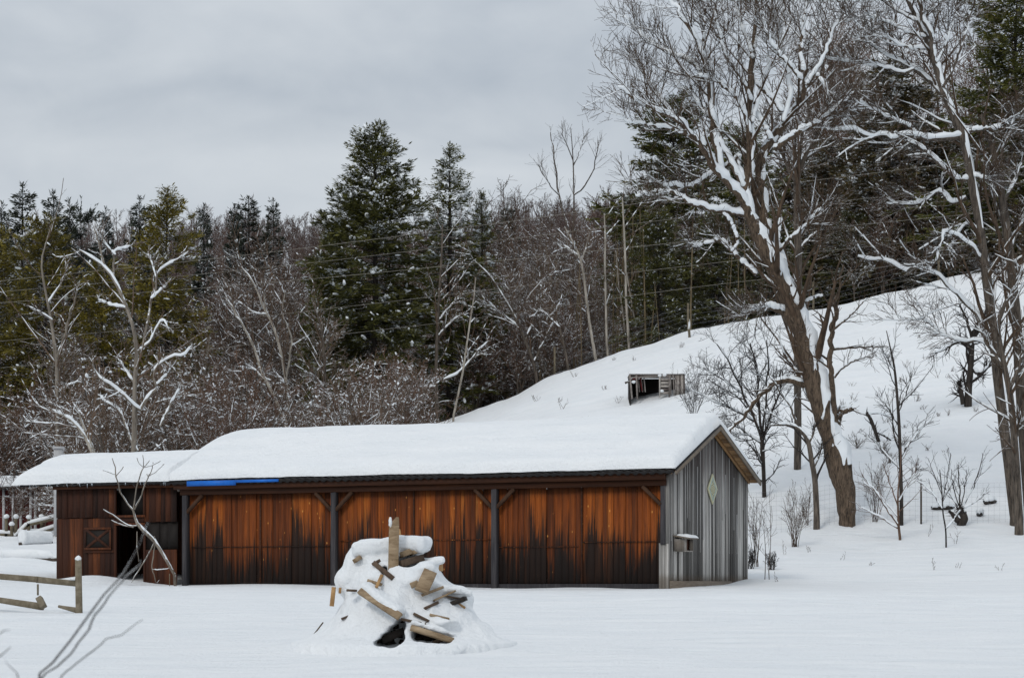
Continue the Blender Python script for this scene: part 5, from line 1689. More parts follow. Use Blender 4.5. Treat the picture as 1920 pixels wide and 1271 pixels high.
def conifer_meshes(name, H, R, h0, seed, mneedle, nb=260, nsp=15, leaf=.36, shape=.85, droop=.35, up_top=35, sparse=.0, snow_n=50, snow_big=8, lean=0.0, pine=False, rough=.45):
    rng = RNG(seed)
    z = h0 + (H * .985 - h0) * (rng.uniform(0, 1, nb) ** .88)
    if pine:
        nl = int((H - h0) / 1.05)
        z = h0 + (H * .97 - h0) * ((np.arange(nb) % nl + rng.uniform(-.07, .07, nb)) / nl)
    t = np.clip((z - h0) / (H - h0), 0, 1)
    az = np.arange(nb) * 2.39996 + rng.uniform(-.5, .5, nb)
    prof = (1 - t) ** shape * (1 if not pine else 1) + .025
    prof = prof * np.where(t < .12, .55 + .45 * t / .12, 1)
    bigv = 1 + rough * vnoise(np.cos(az) * 1.3 + seed, z * .42, seed) * 1.6
    L = R * prof * rng.uniform(.62, 1.12, nb) * bigv
    L = np.maximum(L, .25)
    el = np.radians(np.interp(t, [0, .5, 1], [-12, 4, up_top]) + rng.uniform(-10, 10, nb))
    S = 8
    s = np.linspace(0, 1, S)
    pts = np.empty((nb, S, 3))
    cx = lean * z
    dirh = np.stack([np.cos(az), np.sin(az), 0 * az], -1)
    for i, q in enumerate(s):
        out = L * q * np.cos(el)
        zz = z + L * q * np.sin(el) - droop * L * q * q * .55 + (.12 * L * q ** 4)
        pts[:, i] = dirh * out[:, None]
        pts[:, i, 0] += cx
        pts[:, i, 2] = zz
    pts += rng.normal(size=pts.shape) * (.03 * L)[:, None, None] * s[None, :, None]
    trunk, crown, snow = Acc(), Acc(), Acc()
    tz = np.linspace(-.8, H, 14)
    tp = np.stack([lean * np.maximum(tz, 0) + .05 * np.sin(tz * .7 + seed), .05 * np.cos(tz * .6 + seed), tz], -1)[None]
    trunk.tubes(tp, (np.maximum(.013, H * .0135 * (1 - np.clip(tz, 0, H) / H) ** .8))[None], 8)
    trunk.tubes(pts, (.018 + .006 * L)[:, None] * (1 - .85 * s)[None], 3)
    # sprays
    nper = np.maximum(3, (nsp * L / R * 1.6).astype(int))
    bi = np.repeat(np.arange(nb), nper)
    q = 1 - rng.uniform(0, .86, len(bi)) ** 1.25
    f = q * (S - 1) - 1e-3
    i = np.clip(f.astype(int), 0, S - 2)
    w = (f - i)[:, None]
    C = pts[bi, i] * (1 - w) + pts[bi, i + 1] * w
    T = norm(pts[bi, i + 1] - pts[bi, i])
    side = np.where(rng.uniform(size=len(bi)) < .5, 1, -1)[:, None] * norm(np.cross(UP, T))
    n3 = 4
    C = np.repeat(C, n3, 0); T = np.repeat(T, n3, 0); side = np.repeat(side, n3, 0); Lb = np.repeat(L[bi], n3); qq = np.repeat(q, n3)
    a = rng.uniform(.05, 1.15, len(C))[:, None]
    D = norm(T * np.cos(a) + side * np.sin(a) + UP * rng.uniform(-.55, .22, (len(C), 1)))
    off = rng.uniform(0, .34, len(C)) * np.minimum(1.0, .35 + Lb * .3)
    C2 = C + D * off[:, None] + rng.normal(size=C.shape) * .05
    N = norm(UP + rng.normal(size=C.shape) * .75)
    ln = leaf * rng.uniform(.55, 1.25, len(C)) * np.clip(.55 + .25 * Lb, .5, 1.15)
    V, Q = rhombs(C2, D, N, ln, ln * rng.uniform(.16, .34, len(C)))
    crown.add(V, Q)
    # leader tip
    k = 30
    zz = H - rng.uniform(0, 1, k) ** 1.3 * .9
    aa = rng.uniform(0, 6.28, k)
    D = norm(np.stack([np.cos(aa) * .8, np.sin(aa) * .8, rng.uniform(.3, 1.2, k)], -1))
    V, Q = rhombs(np.stack([lean * zz, 0 * zz, zz], -1), D, norm(rng.normal(size=(k, 3))), rng.uniform(.15, .35, k), rng.uniform(.04, .09, k))
    crown.add(V, Q)
    # snow held in the branches: many small dabs and some big pillows
    def dabs(n, r0, r1):
        b = rng.randint(0, nb, int(n * 1.7))
        b = b[L[b] > R * .22]
        q = rng.uniform(.62, 1, len(b))
        f = q * (S - 1) - 1e-3; i = np.clip(f.astype(int), 0, S - 2); w = (f - i)[:, None]
        C = pts[b, i] * (1 - w) + pts[b, i + 1] * w + UP * .10
        C = C + rng.normal(size=C.shape) * .12
        A = norm(pts[b, i + 1] - pts[b, i] + rng.normal(size=C.shape) * .35)
        r = rng.uniform(r0, r1, len(b))
        return blobs_at(C, A, r * rng.uniform(1, 2.2, len(b)), r * rng.uniform(.6, 1.1, len(b)), r * rng.uniform(.35, .6, len(b)), rng)
    if snow_n: snow.add(*dabs(snow_n, .05, .15))
    if snow_big: snow.add(*dabs(snow_big * 2, .07, .16))
    if snow_big:
        # loaded bough ends: clusters of small lumps
        b = rng.randint(0, nb, snow_big)
        b = b[L[b] > R * .3]
        q = rng.uniform(.6, .95, len(b)); i = np.clip((q * (S - 1)).astype(int), 0, S - 2)
        c0 = np.repeat(pts[b, i], 14, 0); ax = np.repeat(norm(pts[b, i + 1] - pts[b, i]), 14, 0)
        c0 = c0 + ax * rng.normal(size=(len(c0), 1)) * .26 + rng.normal(size=c0.shape) * .10 + UP * .08
        r = rng.uniform(.05, .13, len(c0))
        snow.add(*blobs_at(c0, norm(ax + rng.normal(size=ax.shape) * .5), r * 1.5, r, r * .6, rng))
    out = [("trunk", trunk.mesh(name + "_trunk", M['bark_dark'])), ("crown", crown.mesh(name + "_crown", mneedle, smooth=False))]
    if snow.V: out.append(("snow", snow.mesh(name + "_snow", M['snow_soft'])))
    return out


PROTO = {}
def proto(key, H, *a, **k):
    PROTO[key] = (H, a[0], conifer_meshes(key, H, *a, **k))


proto('hemlock', 20.0, 4.3, 1.5, 101, M['needle_dark'], nb=560, nsp=38, shape=.50, droop=.30, snow_n=330, snow_big=22, rough=.5, leaf=.27, up_top=40)
proto('spruce', 18.0, 2.9, 1.2, 102, M['needle_dark'], nb=380, nsp=22, shape=.66, droop=.25, up_top=45, snow_n=200, snow_big=12, leaf=.26)
proto('olive', 17.0, 3.2, 1.5, 103, M['needle_olive'], nb=380, nsp=30, shape=.42, droop=.3, snow_n=70, snow_big=0, leaf=.26, rough=.5)
proto('skyline', 17.0, 2.3, 2.0, 104, M['needle_blue'], nb=280, nsp=18, shape=.58, droop=.4, snow_n=40, snow_big=0, leaf=.42, rough=.6)
proto('pine', 18.0, 4.2, 4.0, 105, M['needle_blue'], nb=200, nsp=18, shape=.45, droop=.12, up_top=25, snow_n=30, snow_big=0, pine=True, leaf=.42, rough=.6)
proto('snowy', 19.0, 5.0, 1.0, 106, M['needle_brown'], nb=460, nsp=30, shape=.5, droop=.42, snow_n=420, snow_big=14, leaf=.32, rough=.6)
proto('layered', 22.0, 6.2, 1.0, 107, M['needle_dark'], nb=460, nsp=32, shape=.45, droop=.30, snow_n=240, snow_big=8, leaf=.36, rough=.7)


def conifer(key, name, label, px, top, hw, Y, group, base_z=None, rz=None, lean=0):
    H, R, ms = PROTO[key]
    x = (px - 960) / F * Y
    z0 = float(hz_(x, Y)) if Y > 136 else float(gz(x, Y))
    if base_z is not None: z0 = base_z
    z1 = (HZ - top) / F * Y
    s = (z1 - z0) / H
    sw = hw * Y / F / R
    t = thing(name, label, "tree", (x, Y, z0 - .1), random.uniform(0, 6.28) if rz is None else rz, group)
    t.scale = (sw, sw, s)
    for n, me in ms:
        o = link(n, me, t)
        if n == "snow": o["kind"] = "stuff"
    return t


random.seed(21)
conifer('hemlock', "hemlock_tree", "tallest dark green hemlock standing behind the middle of the shed roof", 703, 232, 150, 112, None, rz=.4)
conifer('spruce', "spruce_tree", "slender pointed dark spruce right beside the tallest hemlock", 843, 266, 108, 115, None, rz=1.1)
conifer('spruce', "spruce_tree", "short dark spruce at the right foot of the slender pointed spruce", 903, 352, 60, 117, None, rz=2)
conifer('hemlock', "hemlock_tree", "brownish low hemlock leaning out left of the tallest hemlock", 625, 410, 80, 114, None, rz=3)
conifer('olive', "yellow_green_conifer", "tall yellow green conifer lighting up the left woods", 312, 352, 112, 106, None, rz=.2)
conifer('olive', "yellow_green_conifer", "short olive conifer left of the tall yellow green one", 190, 480, 84, 107, None, rz=1.7)
conifer('olive', "yellow_green_conifer", "olive conifer near the left edge below the skyline conifers", 85, 398, 112, 108, None, rz=2.5)
conifer('olive', "yellow_green_conifer", "broad olive conifer cut by the left edge", -5, 420, 95, 109, None, rz=4.5)
for k, (px, top, hw, key, lb) in enumerate((
        (42, 343, 58, 'skyline', "leftmost pointed dark conifer on the left skyline"), (100, 357, 46, 'skyline', "second pointed dark conifer on the left skyline"),
        (152, 366, 46, 'pine', "flat layered pine on the left skyline"), (198, 388, 34, 'skyline', "low dark conifer right of the layered skyline pine"),
        (262, 368, 48, 'skyline', "dark conifer on the skyline just left of the tall yellow green one"), (465, 368, 60, 'skyline', "bushy twin dark conifer on the skyline left of centre"),
        (512, 372, 36, 'skyline', "narrow dark conifer beside the bushy twin on the skyline"), (383, 382, 34, 'skyline', "small round topped conifer on the skyline right of the yellow green one"),
        (4, 378, 44, 'skyline', "dark conifer on the skyline at the left edge"), (952, 380, 34, 'skyline', "small dark conifer on the skyline left of the tall thin bare tree"),
        (130, 372, 40, 'skyline', "dark conifer between the pointed pair and the layered pine"), (440, 385, 34, 'skyline', "lower dark conifer left of the bushy skyline twin"),
        (905, 410, 40, 'skyline', "low dark conifer behind the short spruce"))):
    conifer(key, "conifer", lb, px, top, hw * 1.4, 150 + (k * 7) % 22, None)
# the dark stand behind the crest on the right
R_ = [(1262, 178, 150, 126, 'layered', "wide dark hemlock filling in behind the leaning tree's left limbs"),
      (1392, 235, 110, 122, 'layered', "dark snowy hemlock behind the leaning tree's trunk"),
      (1180, 360, 70, 130, 'snowy', "brownish snow dabbed hemlock left of the dark stand"),
      (1668, 112, 150, 118, 'snowy', "tall broad snowy hemlock between the two big bare trees"),
      (1560, 260, 110, 124, 'snowy', "snow dabbed hemlock right of the straight pole tree"),
      (1745, 240, 110, 122, 'snowy', "dark hemlock behind the tall grey tree's long limbs"),
      (1480, 300, 100, 128, 'snowy', "dim hemlock behind the straight pole tree"),
      (1905, -60, 165, 114, 'layered', "huge dark pine cut by the right edge"),
      (1830, 230, 110, 120, 'snowy', "dark hemlock behind the tall grey tree's trunk"),
      (1955, 150, 130, 112, 'snowy', "snow dabbed hemlock behind the right edge trunk")]
for px, top, hw, Y, key, lb in R_:
    conifer(key, "hemlock_tree", lb, px, top, hw, Y, None)
for k, px in enumerate((1235, 1300, 1345, 1420, 1455, 1530, 1600, 1640, 1700, 1770, 1800, 1870)):
    conifer('snowy' if k % 2 else 'layered', "hemlock_tree", "low dark hemlock in the shadowy understorey along the hill's crest", px, 385 + (k * 37) % 70, 78, 114 + (k * 5) % 9, "understorey hemlocks on the crest")

# ------------------------------------------------------------------ single bare trees of the woods, traced
lw = [dict(m=8, t0=.25, t1=1, ang=(25, 60), lf=(.28, .55), rf=.5, rtip=.014, n=6, wander=.13, trop=.05, upb=.25, k=4, snow=.8, sh=.012),
      dict(m=6, t0=.15, t1=1, ang=(25, 60), absl=(.5, 1.5), rf=.62, rtip=.011, n=5, wander=.14, trop=.04, k=3, snow=.3, sh=.012),
      dict(m=3, t0=.15, t1=1, ang=(25, 60), absl=(.25, .8), rf=.7, rtip=.009, n=3, wander=.12, trop=.04, k=3)]
lwx = [dict(m=6, t0=.25, t1=1, ang=(25, 60), lf=(.2, .42), rf=.5, rtip=.010, n=6, wander=.13, trop=.05, upb=.25, k=4, snow=.8, sh=.010),
       dict(m=3, t0=.15, t1=1, ang=(25, 60), absl=(.3, 1.0), rf=.62, rtip=.008, n=5, wander=.14, trop=.04, k=3, snow=.3, sh=.008)]
tree("wild_tree", "many limbed bare tree plastered with snow standing behind the shed's low wing", "tree", 76.0,
     [[(250, 860, 7), (252, 800, 6.5), (252, 760, 6), (253, 715, 5.5), (256, 660, 5), (250, 615, 4.6), (238, 578, 4.2), (222, 540, 3.8), (200, 505, 3.4), (175, 485, 2.6), (148, 468, 1.6)],
      [(196, 500, 2.6), (187, 465, 2.3), (178, 430, 1.6)], [(214, 522, 2.8), (213, 490, 2.4), (216, 470, 2), (245, 462, 1.8)], [(216, 478, 1.8), (196, 455, 1.4), (190, 435, 1)],
      [(237, 577, 2.6), (210, 572, 2.4), (185, 563, 1.6)], [(268, 650, 3), (280, 580, 3.2), (290, 545, 3), (294, 512, 2.8), (322, 492, 2.2), (353, 470, 1.2)],
      [(292, 520, 2.2), (285, 495, 1.8), (278, 475, 1.2)], [(284, 560, 2.4), (306, 540, 2), (312, 536, 1)], [(256, 660, 2.6), (280, 640, 2.4), (305, 600, 2), (318, 620, 1.2)],
      [(262, 770, 4), (280, 740, 3.8), (292, 725, 3.4), (290, 700, 3), (305, 680, 2.6), (340, 665, 2), (362, 648, 1.2)], [(292, 722, 2.6), (310, 705, 2), (320, 690, 1.2)],
      [(265, 770, 3), (243, 752, 3.2), (222, 735, 3.2), (205, 720, 2.8), (185, 705, 2.4), (175, 680, 1.6), (170, 665, 1)], [(258, 845, 4), (245, 825, 3.6), (236, 800, 3), (228, 775, 2.4), (205, 755, 2), (180, 740, 1.4)],
      [(300, 800, 3), (312, 775, 2.6), (330, 740, 2), (345, 715, 1.4)], [(253, 720, 2.4), (232, 690, 2), (220, 670, 1.2)]],
     lwx, RNG(40), thin=.75, thin0=.75, beads=.3, barkm=M['bark_pale'], twigm=M['twig_snowy'], trunk_sides=8, snow=(1, .035), nlimb=1, depth=.5, npts=18)
tree("forked_tree", "pale forked bare tree near the left edge in front of the olive conifers", "tree", 84.0,
     [[(108, 850, 5), (107, 780, 4.6), (107, 720, 4.3), (106, 675, 4), (100, 630, 3.6), (92, 580, 3), (82, 530, 2.6), (78, 490, 2.2), (88, 450, 1.6), (97, 420, 1)],
      [(107, 670, 3.2), (118, 640, 3), (127, 600, 2.6), (140, 567, 1.8), (150, 530, 1.2)], [(89, 570, 2.4), (105, 545, 2), (122, 515, 1.6), (124, 490, 1)], [(112, 735, 2.4), (130, 722, 2), (160, 712, 1.4)], [(98, 600, 1.8), (80, 588, 1.5), (55, 574, 1)]],
     lwx, RNG(41), thin=.8, thin0=.8, beads=.35, barkm=M['bark_pale'], twigm=M['twig_snowy'], trunk_sides=8, snow=(1, .02), nlimb=1, depth=.5)
def slim(label, Y, limbs, seed, b='bark_birch', tw='twig_snowy', name="birch_tree", lvv=None, snow=.02):
    return tree(name, label, "tree", Y, limbs, lvv or lwb, RNG(seed), thin=.85, thin0=.85, beads=.35, barkm=M[b], twigm=M[tw], trunk_sides=7, snow=(1, snow), nlimb=1, depth=.4, npts=18)
lwb = [dict(m=9, t0=.3, t1=1, ang=(25, 50), lf=(.22, .42), rf=.5, rtip=.012, n=6, wander=.10, trop=.07, k=3, snow=.5, sh=.02),
       dict(m=5, t0=.15, t1=1, ang=(25, 50), absl=(.35, 1.0), rf=.62, rtip=.009, n=4, wander=.12, trop=.05, k=3, snow=.15, sh=.015)]
slim("pale leaning birch with three tops left of the tallest hemlock", 96, [[(547, 830, 4), (530, 780, 4), (510, 735, 3.6), (490, 695, 3.3), (478, 655, 3), (458, 615, 2.4), (440, 580, 1.8), (424, 562, 1.2)], [(452, 605, 1.8), (440, 585, 1.6), (432, 545, 1)], [(494, 710, 1.6), (475, 690, 1.4), (465, 685, 1)]], 42)
slim("tall pale birch right of the leaning three topped birch", 98, [[(550, 820, 3.8), (542, 760, 3.6), (534, 700, 3.3), (524, 650, 3), (512, 610, 2.8), (494, 575, 2.4), (480, 540, 2), (465, 515, 1.6), (452, 500, 1)], [(500, 590, 1.6), (475, 585, 1.5), (445, 565, 1)], [(536, 712, 2), (544, 670, 2), (545, 635, 1.8), (533, 590, 1.5), (534, 545, 1)], [(497, 580, 1.6), (495, 550, 1.3), (490, 530, 1)], [(534, 715, 1.4), (522, 705, 1.3), (514, 694, 1)]], 43)
slim("thin grey bare tree standing before the tallest hemlock's left skirt", 100, [[(610, 815, 4), (609, 760, 3.8), (609, 705, 3.4), (607, 660, 3), (603, 620, 2.6), (595, 590, 2), (585, 565, 1.4)], [(607, 725, 2.2), (595, 712, 2), (580, 700, 1.6)], [(606, 765, 2), (590, 762, 1.8), (572, 758, 1.4)], [(609, 770, 2), (630, 750, 1.6), (660, 728, 1)], [(608, 660, 1.8), (616, 640, 1.6), (622, 610, 1)]], 44, 'bark_grey')
slim("very thin white stem leaning right of the slender spruce", 108, [[(849, 785, 2.5), (860, 735, 2.4), (869, 690, 2.3), (876, 640, 2.1), (882, 600, 1.8), (888, 560, 1.4), (892, 520, .9)], [(882, 605, 1), (890, 597, .8)]], 45, lvv=lwb[:1])
slim("snowy limbed mossy tree in front of the slender spruce", 110, [[(820, 795, 5), (818, 740, 4.6), (818, 690, 4.2), (820, 620, 3.8), (824, 550, 3.2), (828, 480, 2.6), (830, 420, 1.6)], [(832, 712, 2.6), (850, 705, 2.6), (868, 690, 2.4), (890, 665, 2), (918, 640, 1.2)], [(818, 725, 2.6), (795, 725, 2.4), (765, 725, 1.8)], [(824, 600, 2), (840, 580, 1.8), (862, 558, 1.2)], [(822, 630, 2), (845, 605, 1.6), (865, 590, 1)]], 46, 'bark_grey', lvv=lw[:2], snow=.035)
slim("pale white birch leaning on the crest left of the shelter", 112, [[(1120, 690, 3.6), (1112, 645, 3.4), (1104, 595, 3.2), (1098, 545, 3), (1092, 500, 2.7), (1084, 475, 2.3), (1072, 450, 1.8), (1058, 425, 1.4)], [(1090, 490, 1.8), (1098, 465, 1.6), (1106, 435, 1)], [(1083, 478, 1.6), (1060, 462, 1.4), (1042, 455, 1)]], 47)
slim("straight white birch with snow shelves of needles on the crest", 113, [[(1140, 672, 3), (1137, 620, 2.8), (1136, 560, 2.6), (1134, 500, 2.4), (1135, 450, 2), (1133, 400, 1.2)]], 48, lvv=lwb[:1])
slim("tallest straight white birch on the crest nearest the dark stand", 113, [[(1180, 660, 3.2), (1177, 610, 3), (1174, 560, 2.8), (1173, 500, 2.6), (1171, 450, 2.3), (1169, 410, 2), (1167, 370, 1.4)]], 49, lvv=lwb[:1])
slim("thin white birch crossing behind the tallest straight one", 114, [[(1200, 652, 2.2), (1188, 590, 2), (1178, 530, 1.8), (1170, 480, 1.4)]], 50, lvv=lwb[:1])
slim("thin white birch leaning left between the two straight ones", 114, [[(1175, 650, 2), (1168, 590, 1.9), (1160, 530, 1.6), (1155, 470, 1.2)]], 51, lvv=lwb[:1])
slim("tall thin bare tree with a forked feathery top above the skyline", 120, [[(1075, 700, 3), (1076, 620, 2.8), (1074, 540, 2.5), (1074, 460, 2.2), (1076, 400, 1.9), (1076, 350, 1.6), (1074, 290, 1.2), (1070, 240, .7)], [(1074, 460, 2.6), (1060, 410, 2.2), (1046, 360, 1.9), (1040, 310, 1.6), (1034, 250, .9)], [(1048, 366, 1.4), (1030, 345, 1.2), (1010, 310, .9)], [(1077, 365, 1.8), (1095, 350, 1.6), (1110, 325, 1.3), (1120, 285, 1), (1121, 262, .7)], [(1074, 300, 1.2), (1062, 270, 1), (1053, 250, .7)], [(1075, 310, 1.2), (1086, 285, 1), (1094, 255, .7)]],
     52, 'bark_grey', 'twig_brown', "bare_tree", [dict(m=8, t0=.45, t1=1, ang=(20, 45), absl=(.7, 1.7), rf=.4, rtip=.007, n=6, wander=.08, trop=.07, k=3), dict(m=4, t0=.2, t1=1, ang=(20, 45), absl=(.4, .9), rf=.6, rtip=.005, n=4, wander=.1, trop=.05, k=3)])
slim("snowy spreading bare tree right of the very thin white stem", 112, [[(1010, 755, 4), (1003, 690, 3.8), (985, 640, 3.4), (968, 600, 3), (945, 560, 2.4), (920, 520, 1.8), (896, 495, 1.2)], [(985, 640, 2.4), (1003, 590, 2.2), (1010, 540, 1.8), (1012, 500, 1.2)], [(966, 598, 2), (955, 550, 1.8), (940, 515, 1.2)], [(1000, 680, 2.2), (1020, 640, 2), (1040, 600, 1.4)], [(975, 615, 1.8), (930, 580, 1.6), (905, 555, 1)]], 53, 'bark_grey', lvv=lw, snow=.035, name="wild_tree")
slim("snowy bare stem leaning on the slope below the white birches", 111, [[(1068, 705, 3), (1058, 650, 2.8), (1045, 600, 2.5), (1036, 560, 2.1), (1025, 520, 1.6)], [(1050, 615, 1.6), (1030, 595, 1.4), (1010, 580, 1)]], 54, 'bark_grey', lvv=lw[:2], snow=.03)
slim("two snowy poles leaning left, the left one, behind the low wing's ridge", 74, [[(178, 862, 4), (165, 830, 3.6), (150, 805, 3.3), (130, 785, 2.8), (112, 775, 2), (98, 768, 1.2)]], 55, lvv=lw[:2], name="leaning_pole", snow=.03)
slim("straighter snowy pole right beside the left leaning one behind the low wing", 74.5, [[(180, 860, 4), (168, 825, 3.4), (155, 795, 2.8), (148, 775, 2.2), (142, 763, 1.6)]], 56, lvv=lw[:2], name="leaning_pole", snow=.03)

# ------------------------------------------------------------------ the nameless bare trees that fill the woods
def wild_meshes(nm, seed, H, spread, stems, m, tw, bk, sp, dense=1.0):
    rng = RNG(seed)
    tr, cr, sn = Acc(), Acc(), Acc()
    P0, R0 = [], []
    for s in range(stems):
        a = rng.uniform(0, 6.28)
        n = 10
        q = np.linspace(0, 1, n)
        lean = spread * rng.uniform(.3, 1)
        hh = H * rng.uniform(.75, 1)
        line = np.stack([np.cos(a) * lean * hh * q ** 1.3, np.sin(a) * lean * hh * q ** 1.3, hh * q - .3], -1)
        line[:, :2] += np.cumsum(rng.normal(size=(n, 2)) * .05 * H / 8, 0)
        P0.append(line); R0.append(H * rng.uniform(.0055, .010) * (1 - .85 * q) + .01)
    P3, R = np.array(P0), np.array(R0)
    tr.tubes(P3, R, 6)
    snow_on(sn, P3, R, rng, .9, .008, lo=.2, k=5, beads=.2)
    A = kids_of(P3, R, m[0], rng, .18, 1, (28, 62), (.28, .55), rf=.5, rtip=.014, n=6, wander=.14, trop=.05, upb=.2)
    cr.tubes(*A, 4); snow_on(sn, *A, rng, .5 * sp, .010, k=5, beads=.45)
    B = kids_of(*A, m[1], rng, .15, 1, (28, 62), (.35, .7), rf=.62, rtip=.011, n=5, wander=.14, trop=.04)
    cr.tubes(*B, 3); snow_on(sn, *B, rng, .15 * sp, .010, k=4, beads=.5)
    C = kids_of(*B, m[2], rng, .15, 1, (28, 62), (.35, .8), rf=.7, rtip=.009, n=3, wander=.12, trop=.04)
    cr.tubes(*C, 3)
    # dabs of snow in forks
    E_ = np.concatenate([B[0][:, 2], C[0][:, 1]])
    E_ = E_[rng.uniform(size=len(E_)) < .085 * sp]
    k = len(E_)
    ad = norm(rng.normal(size=(k, 3)) * np.array([1, 1, .6]))
    r = rng.uniform(.018, .045, k)
    sn.add(*blobs_at(E_, ad, r * rng.uniform(1.2, 2.8, k), r, r * .7, rng))
    return [("trunk", tr.mesh(nm + "_trunk", bk)), ("crown", cr.mesh(nm + "_crown", tw)), ("snow", sn.mesh(nm + "_snow", M['snow_soft']))]


WILD = [
    ("shrub_tree", 6.0, wild_meshes("shrub_a", 201, 6.0, .45, 5, (9, 6, 4), M['twig_red'], M['bark_grey'], 1.0)),
    ("shrub_tree", 5.0, wild_meshes("shrub_b", 202, 5.0, .55, 6, (8, 6, 4), M['twig_snowy'], M['bark_grey'], 1.25)),
    ("bare_tree", 12.0, wild_meshes("wood_a", 203, 12.0, .12, 2, (18, 7, 4), M['twig_red'], M['bark_grey'], .8)),
    ("bare_tree", 11.0, wild_meshes("wood_b", 204, 11.0, .22, 2, (16, 7, 4), M['twig_brown'], M['bark_grey'], 1.1)),
    ("bare_tree", 10.0, wild_meshes("wood_c", 205, 10.0, .16, 3, (13, 6, 4), M['twig_snowy'], M['bark_pale'], .9)),
]
LBL = {
    0: ("reddish bare brush tree in the tangled thicket behind the shed", "reddish brush trees in the thicket"),
    1: ("snow sprinkled bare shrub in the tangled thicket behind the shed", "snowy shrubs in the thicket"),
    2: ("tall reddish bare tree in the brown woods behind the shed", "tall reddish bare trees of the woods"),
    3: ("tall brown snow lined bare tree in the woods behind the shed", "tall brown bare trees of the woods"),
    4: ("pale stemmed bare tree in the brown woods behind the shed", "pale stemmed bare trees of the woods"),
}
rw = RNG(77)
def wild(i, x, Y, s, rz=None):
    nm, H, ms = WILD[i]
    z0 = float(hz_(x, Y)) if Y > 136 else float(gz(x, Y))
    t = thing(nm, LBL[i][0], "tree" if i > 1 else "shrub", (x, Y, z0 - .1), rw.uniform(0, 6.28) if rz is None else rz, LBL[i][1])
    t.scale = (s, s, s * rw.uniform(.9, 1.12))
    for n, me in ms:
        o = link(n, me, t)
        if n == "snow": o["kind"] = "stuff"
    return t


def wild_to(i, px, Y, top):
    """a wild tree whose tip shows near photograph row 'top'"""
    x = (px - 960) / F * Y
    z0 = float(hz_(x, Y)) if Y > 136 else float(gz(x, Y))
    s = ((HZ - top) / F * Y - z0) / WILD[i][1]
    if s > .3: return wild(i, x, Y, min(s, 1.5))


# shrubs close behind the shed and left of it
for k in range(46):
    px = rw.uniform(115, 800)
    wild_to(rw.randint(0, 2), px, rw.uniform(80, 108), rw.uniform(660, 800))
for k in range(24):
    wild_to(0, rw.uniform(-50, 150), rw.uniform(100, 112), rw.uniform(700, 860))
for k in range(3):
    wild_to(0, -30 + 55 * k, 90.5, rw.uniform(850, 890))
for k in range(5):
    wild_to(4, rw.uniform(330, 640) if k < 3 else rw.uniform(20, 200), rw.uniform(101, 108), rw.uniform(580, 640))
# taller bare trees on the wood's edge and up the hill
for k in range(95):
    px = rw.uniform(-60, 620)
    wild_to(2 + rw.randint(0, 3), px, rw.uniform(117, 170), rw.uniform(470, 640) if px > 400 else rw.uniform(590, 690))
for k in range(26):
    wild_to(2 + rw.randint(0, 3), rw.uniform(600, 900), rw.uniform(126, 160), rw.uniform(430, 600))
for k in range(70):
    wild_to(2 + rw.randint(0, 3), rw.uniform(880, 1230), rw.uniform(115, 165), rw.uniform(410, 600))
for k in range(30):
    px = rw.uniform(880, 1180)
    wild_to(rw.randint(0, 2), px, rw.uniform(113, 122), rw.uniform(560, 660))
# bare trees inside the right hand stand
for k in range(12):
    wild_to(3 if k % 2 else 2, rw.uniform(1380, 1900), rw.uniform(113, 118), rw.uniform(330, 470))
# fine bare crowns high behind the two big trees
for k in range(9):
    wild_to(2, rw.uniform(1520, 1880), rw.uniform(126, 138), rw.uniform(-40, 120))

# thin poles standing close together on the crest left of the dark stand
poles = thing("pole_thicket", "close stand of thin olive brown poles on the crest among the white birches", "thicket", on_ground(1230, 115))
ac = Acc()
rp = RNG(5)
b0 = on_ground(1230, 115)
for k in range(100):
    px = rp.uniform(1150, 1400) if k < 60 else rp.uniform(1010, 1200); Y = rp.uniform(112.5, 124)
    b = on_ground(px, Y)
    n = 8
    q = np.linspace(0, 1, n)
    H = rp.uniform(4, 8.5)
    ln = b[None] + np.stack([q ** 1.4 * rp.uniform(-.5, .5), q * 0, q * H - .2], -1)
    ac.tubes((ln)[None], (rp.uniform(.025, .06) * (1 - .75 * q))[None], 5)
M['olive_pole'] = bark_mat("olive_pole", (0.08, 0.06, 0.034), (0.22, 0.17, 0.10), .3, .6, 6)
link("stems", ac.mesh("stems", M['olive_pole'], b0), poles)
poles["kind"] = "stuff"

# ------------------------------------------------------------------ the far wood: one mass
def far_tree(rng, H):
    tr = Acc()
    n = 5
    q = np.linspace(0, 1, n)
    line = np.stack([q * 0, q * 0, q * H * .9], -1)
    line[:, :2] += np.cumsum(rng.normal(size=(n, 2)) * .25, 0)
    P3, R = line[None], (.16 * (1 - .8 * q))[None]
    tr.tubes(P3, R, 4)
    A = kids_of(P3, R, 15, rng, .25, 1, (20, 50), (.3, .5), rf=.45, rtip=.03, n=4, wander=.12, trop=.10, upb=.2)
    tr.tubes(*A, 3)
    B = kids_of(*A, 6, rng, .2, 1, (20, 50), (.4, .7), rf=.7, rtip=.022, n=3, wander=.1, trop=.08)
    tr.tubes(*B, 3)
    C = kids_of(*B, 3, rng, .2, 1, (20, 50), (.4, .8), rf=.8, rtip=.018, n=2, wander=.1, trop=.08)
    tr.tubes(*C, 3)
    return np.concatenate(tr.V), np.concatenate(tr.Q)


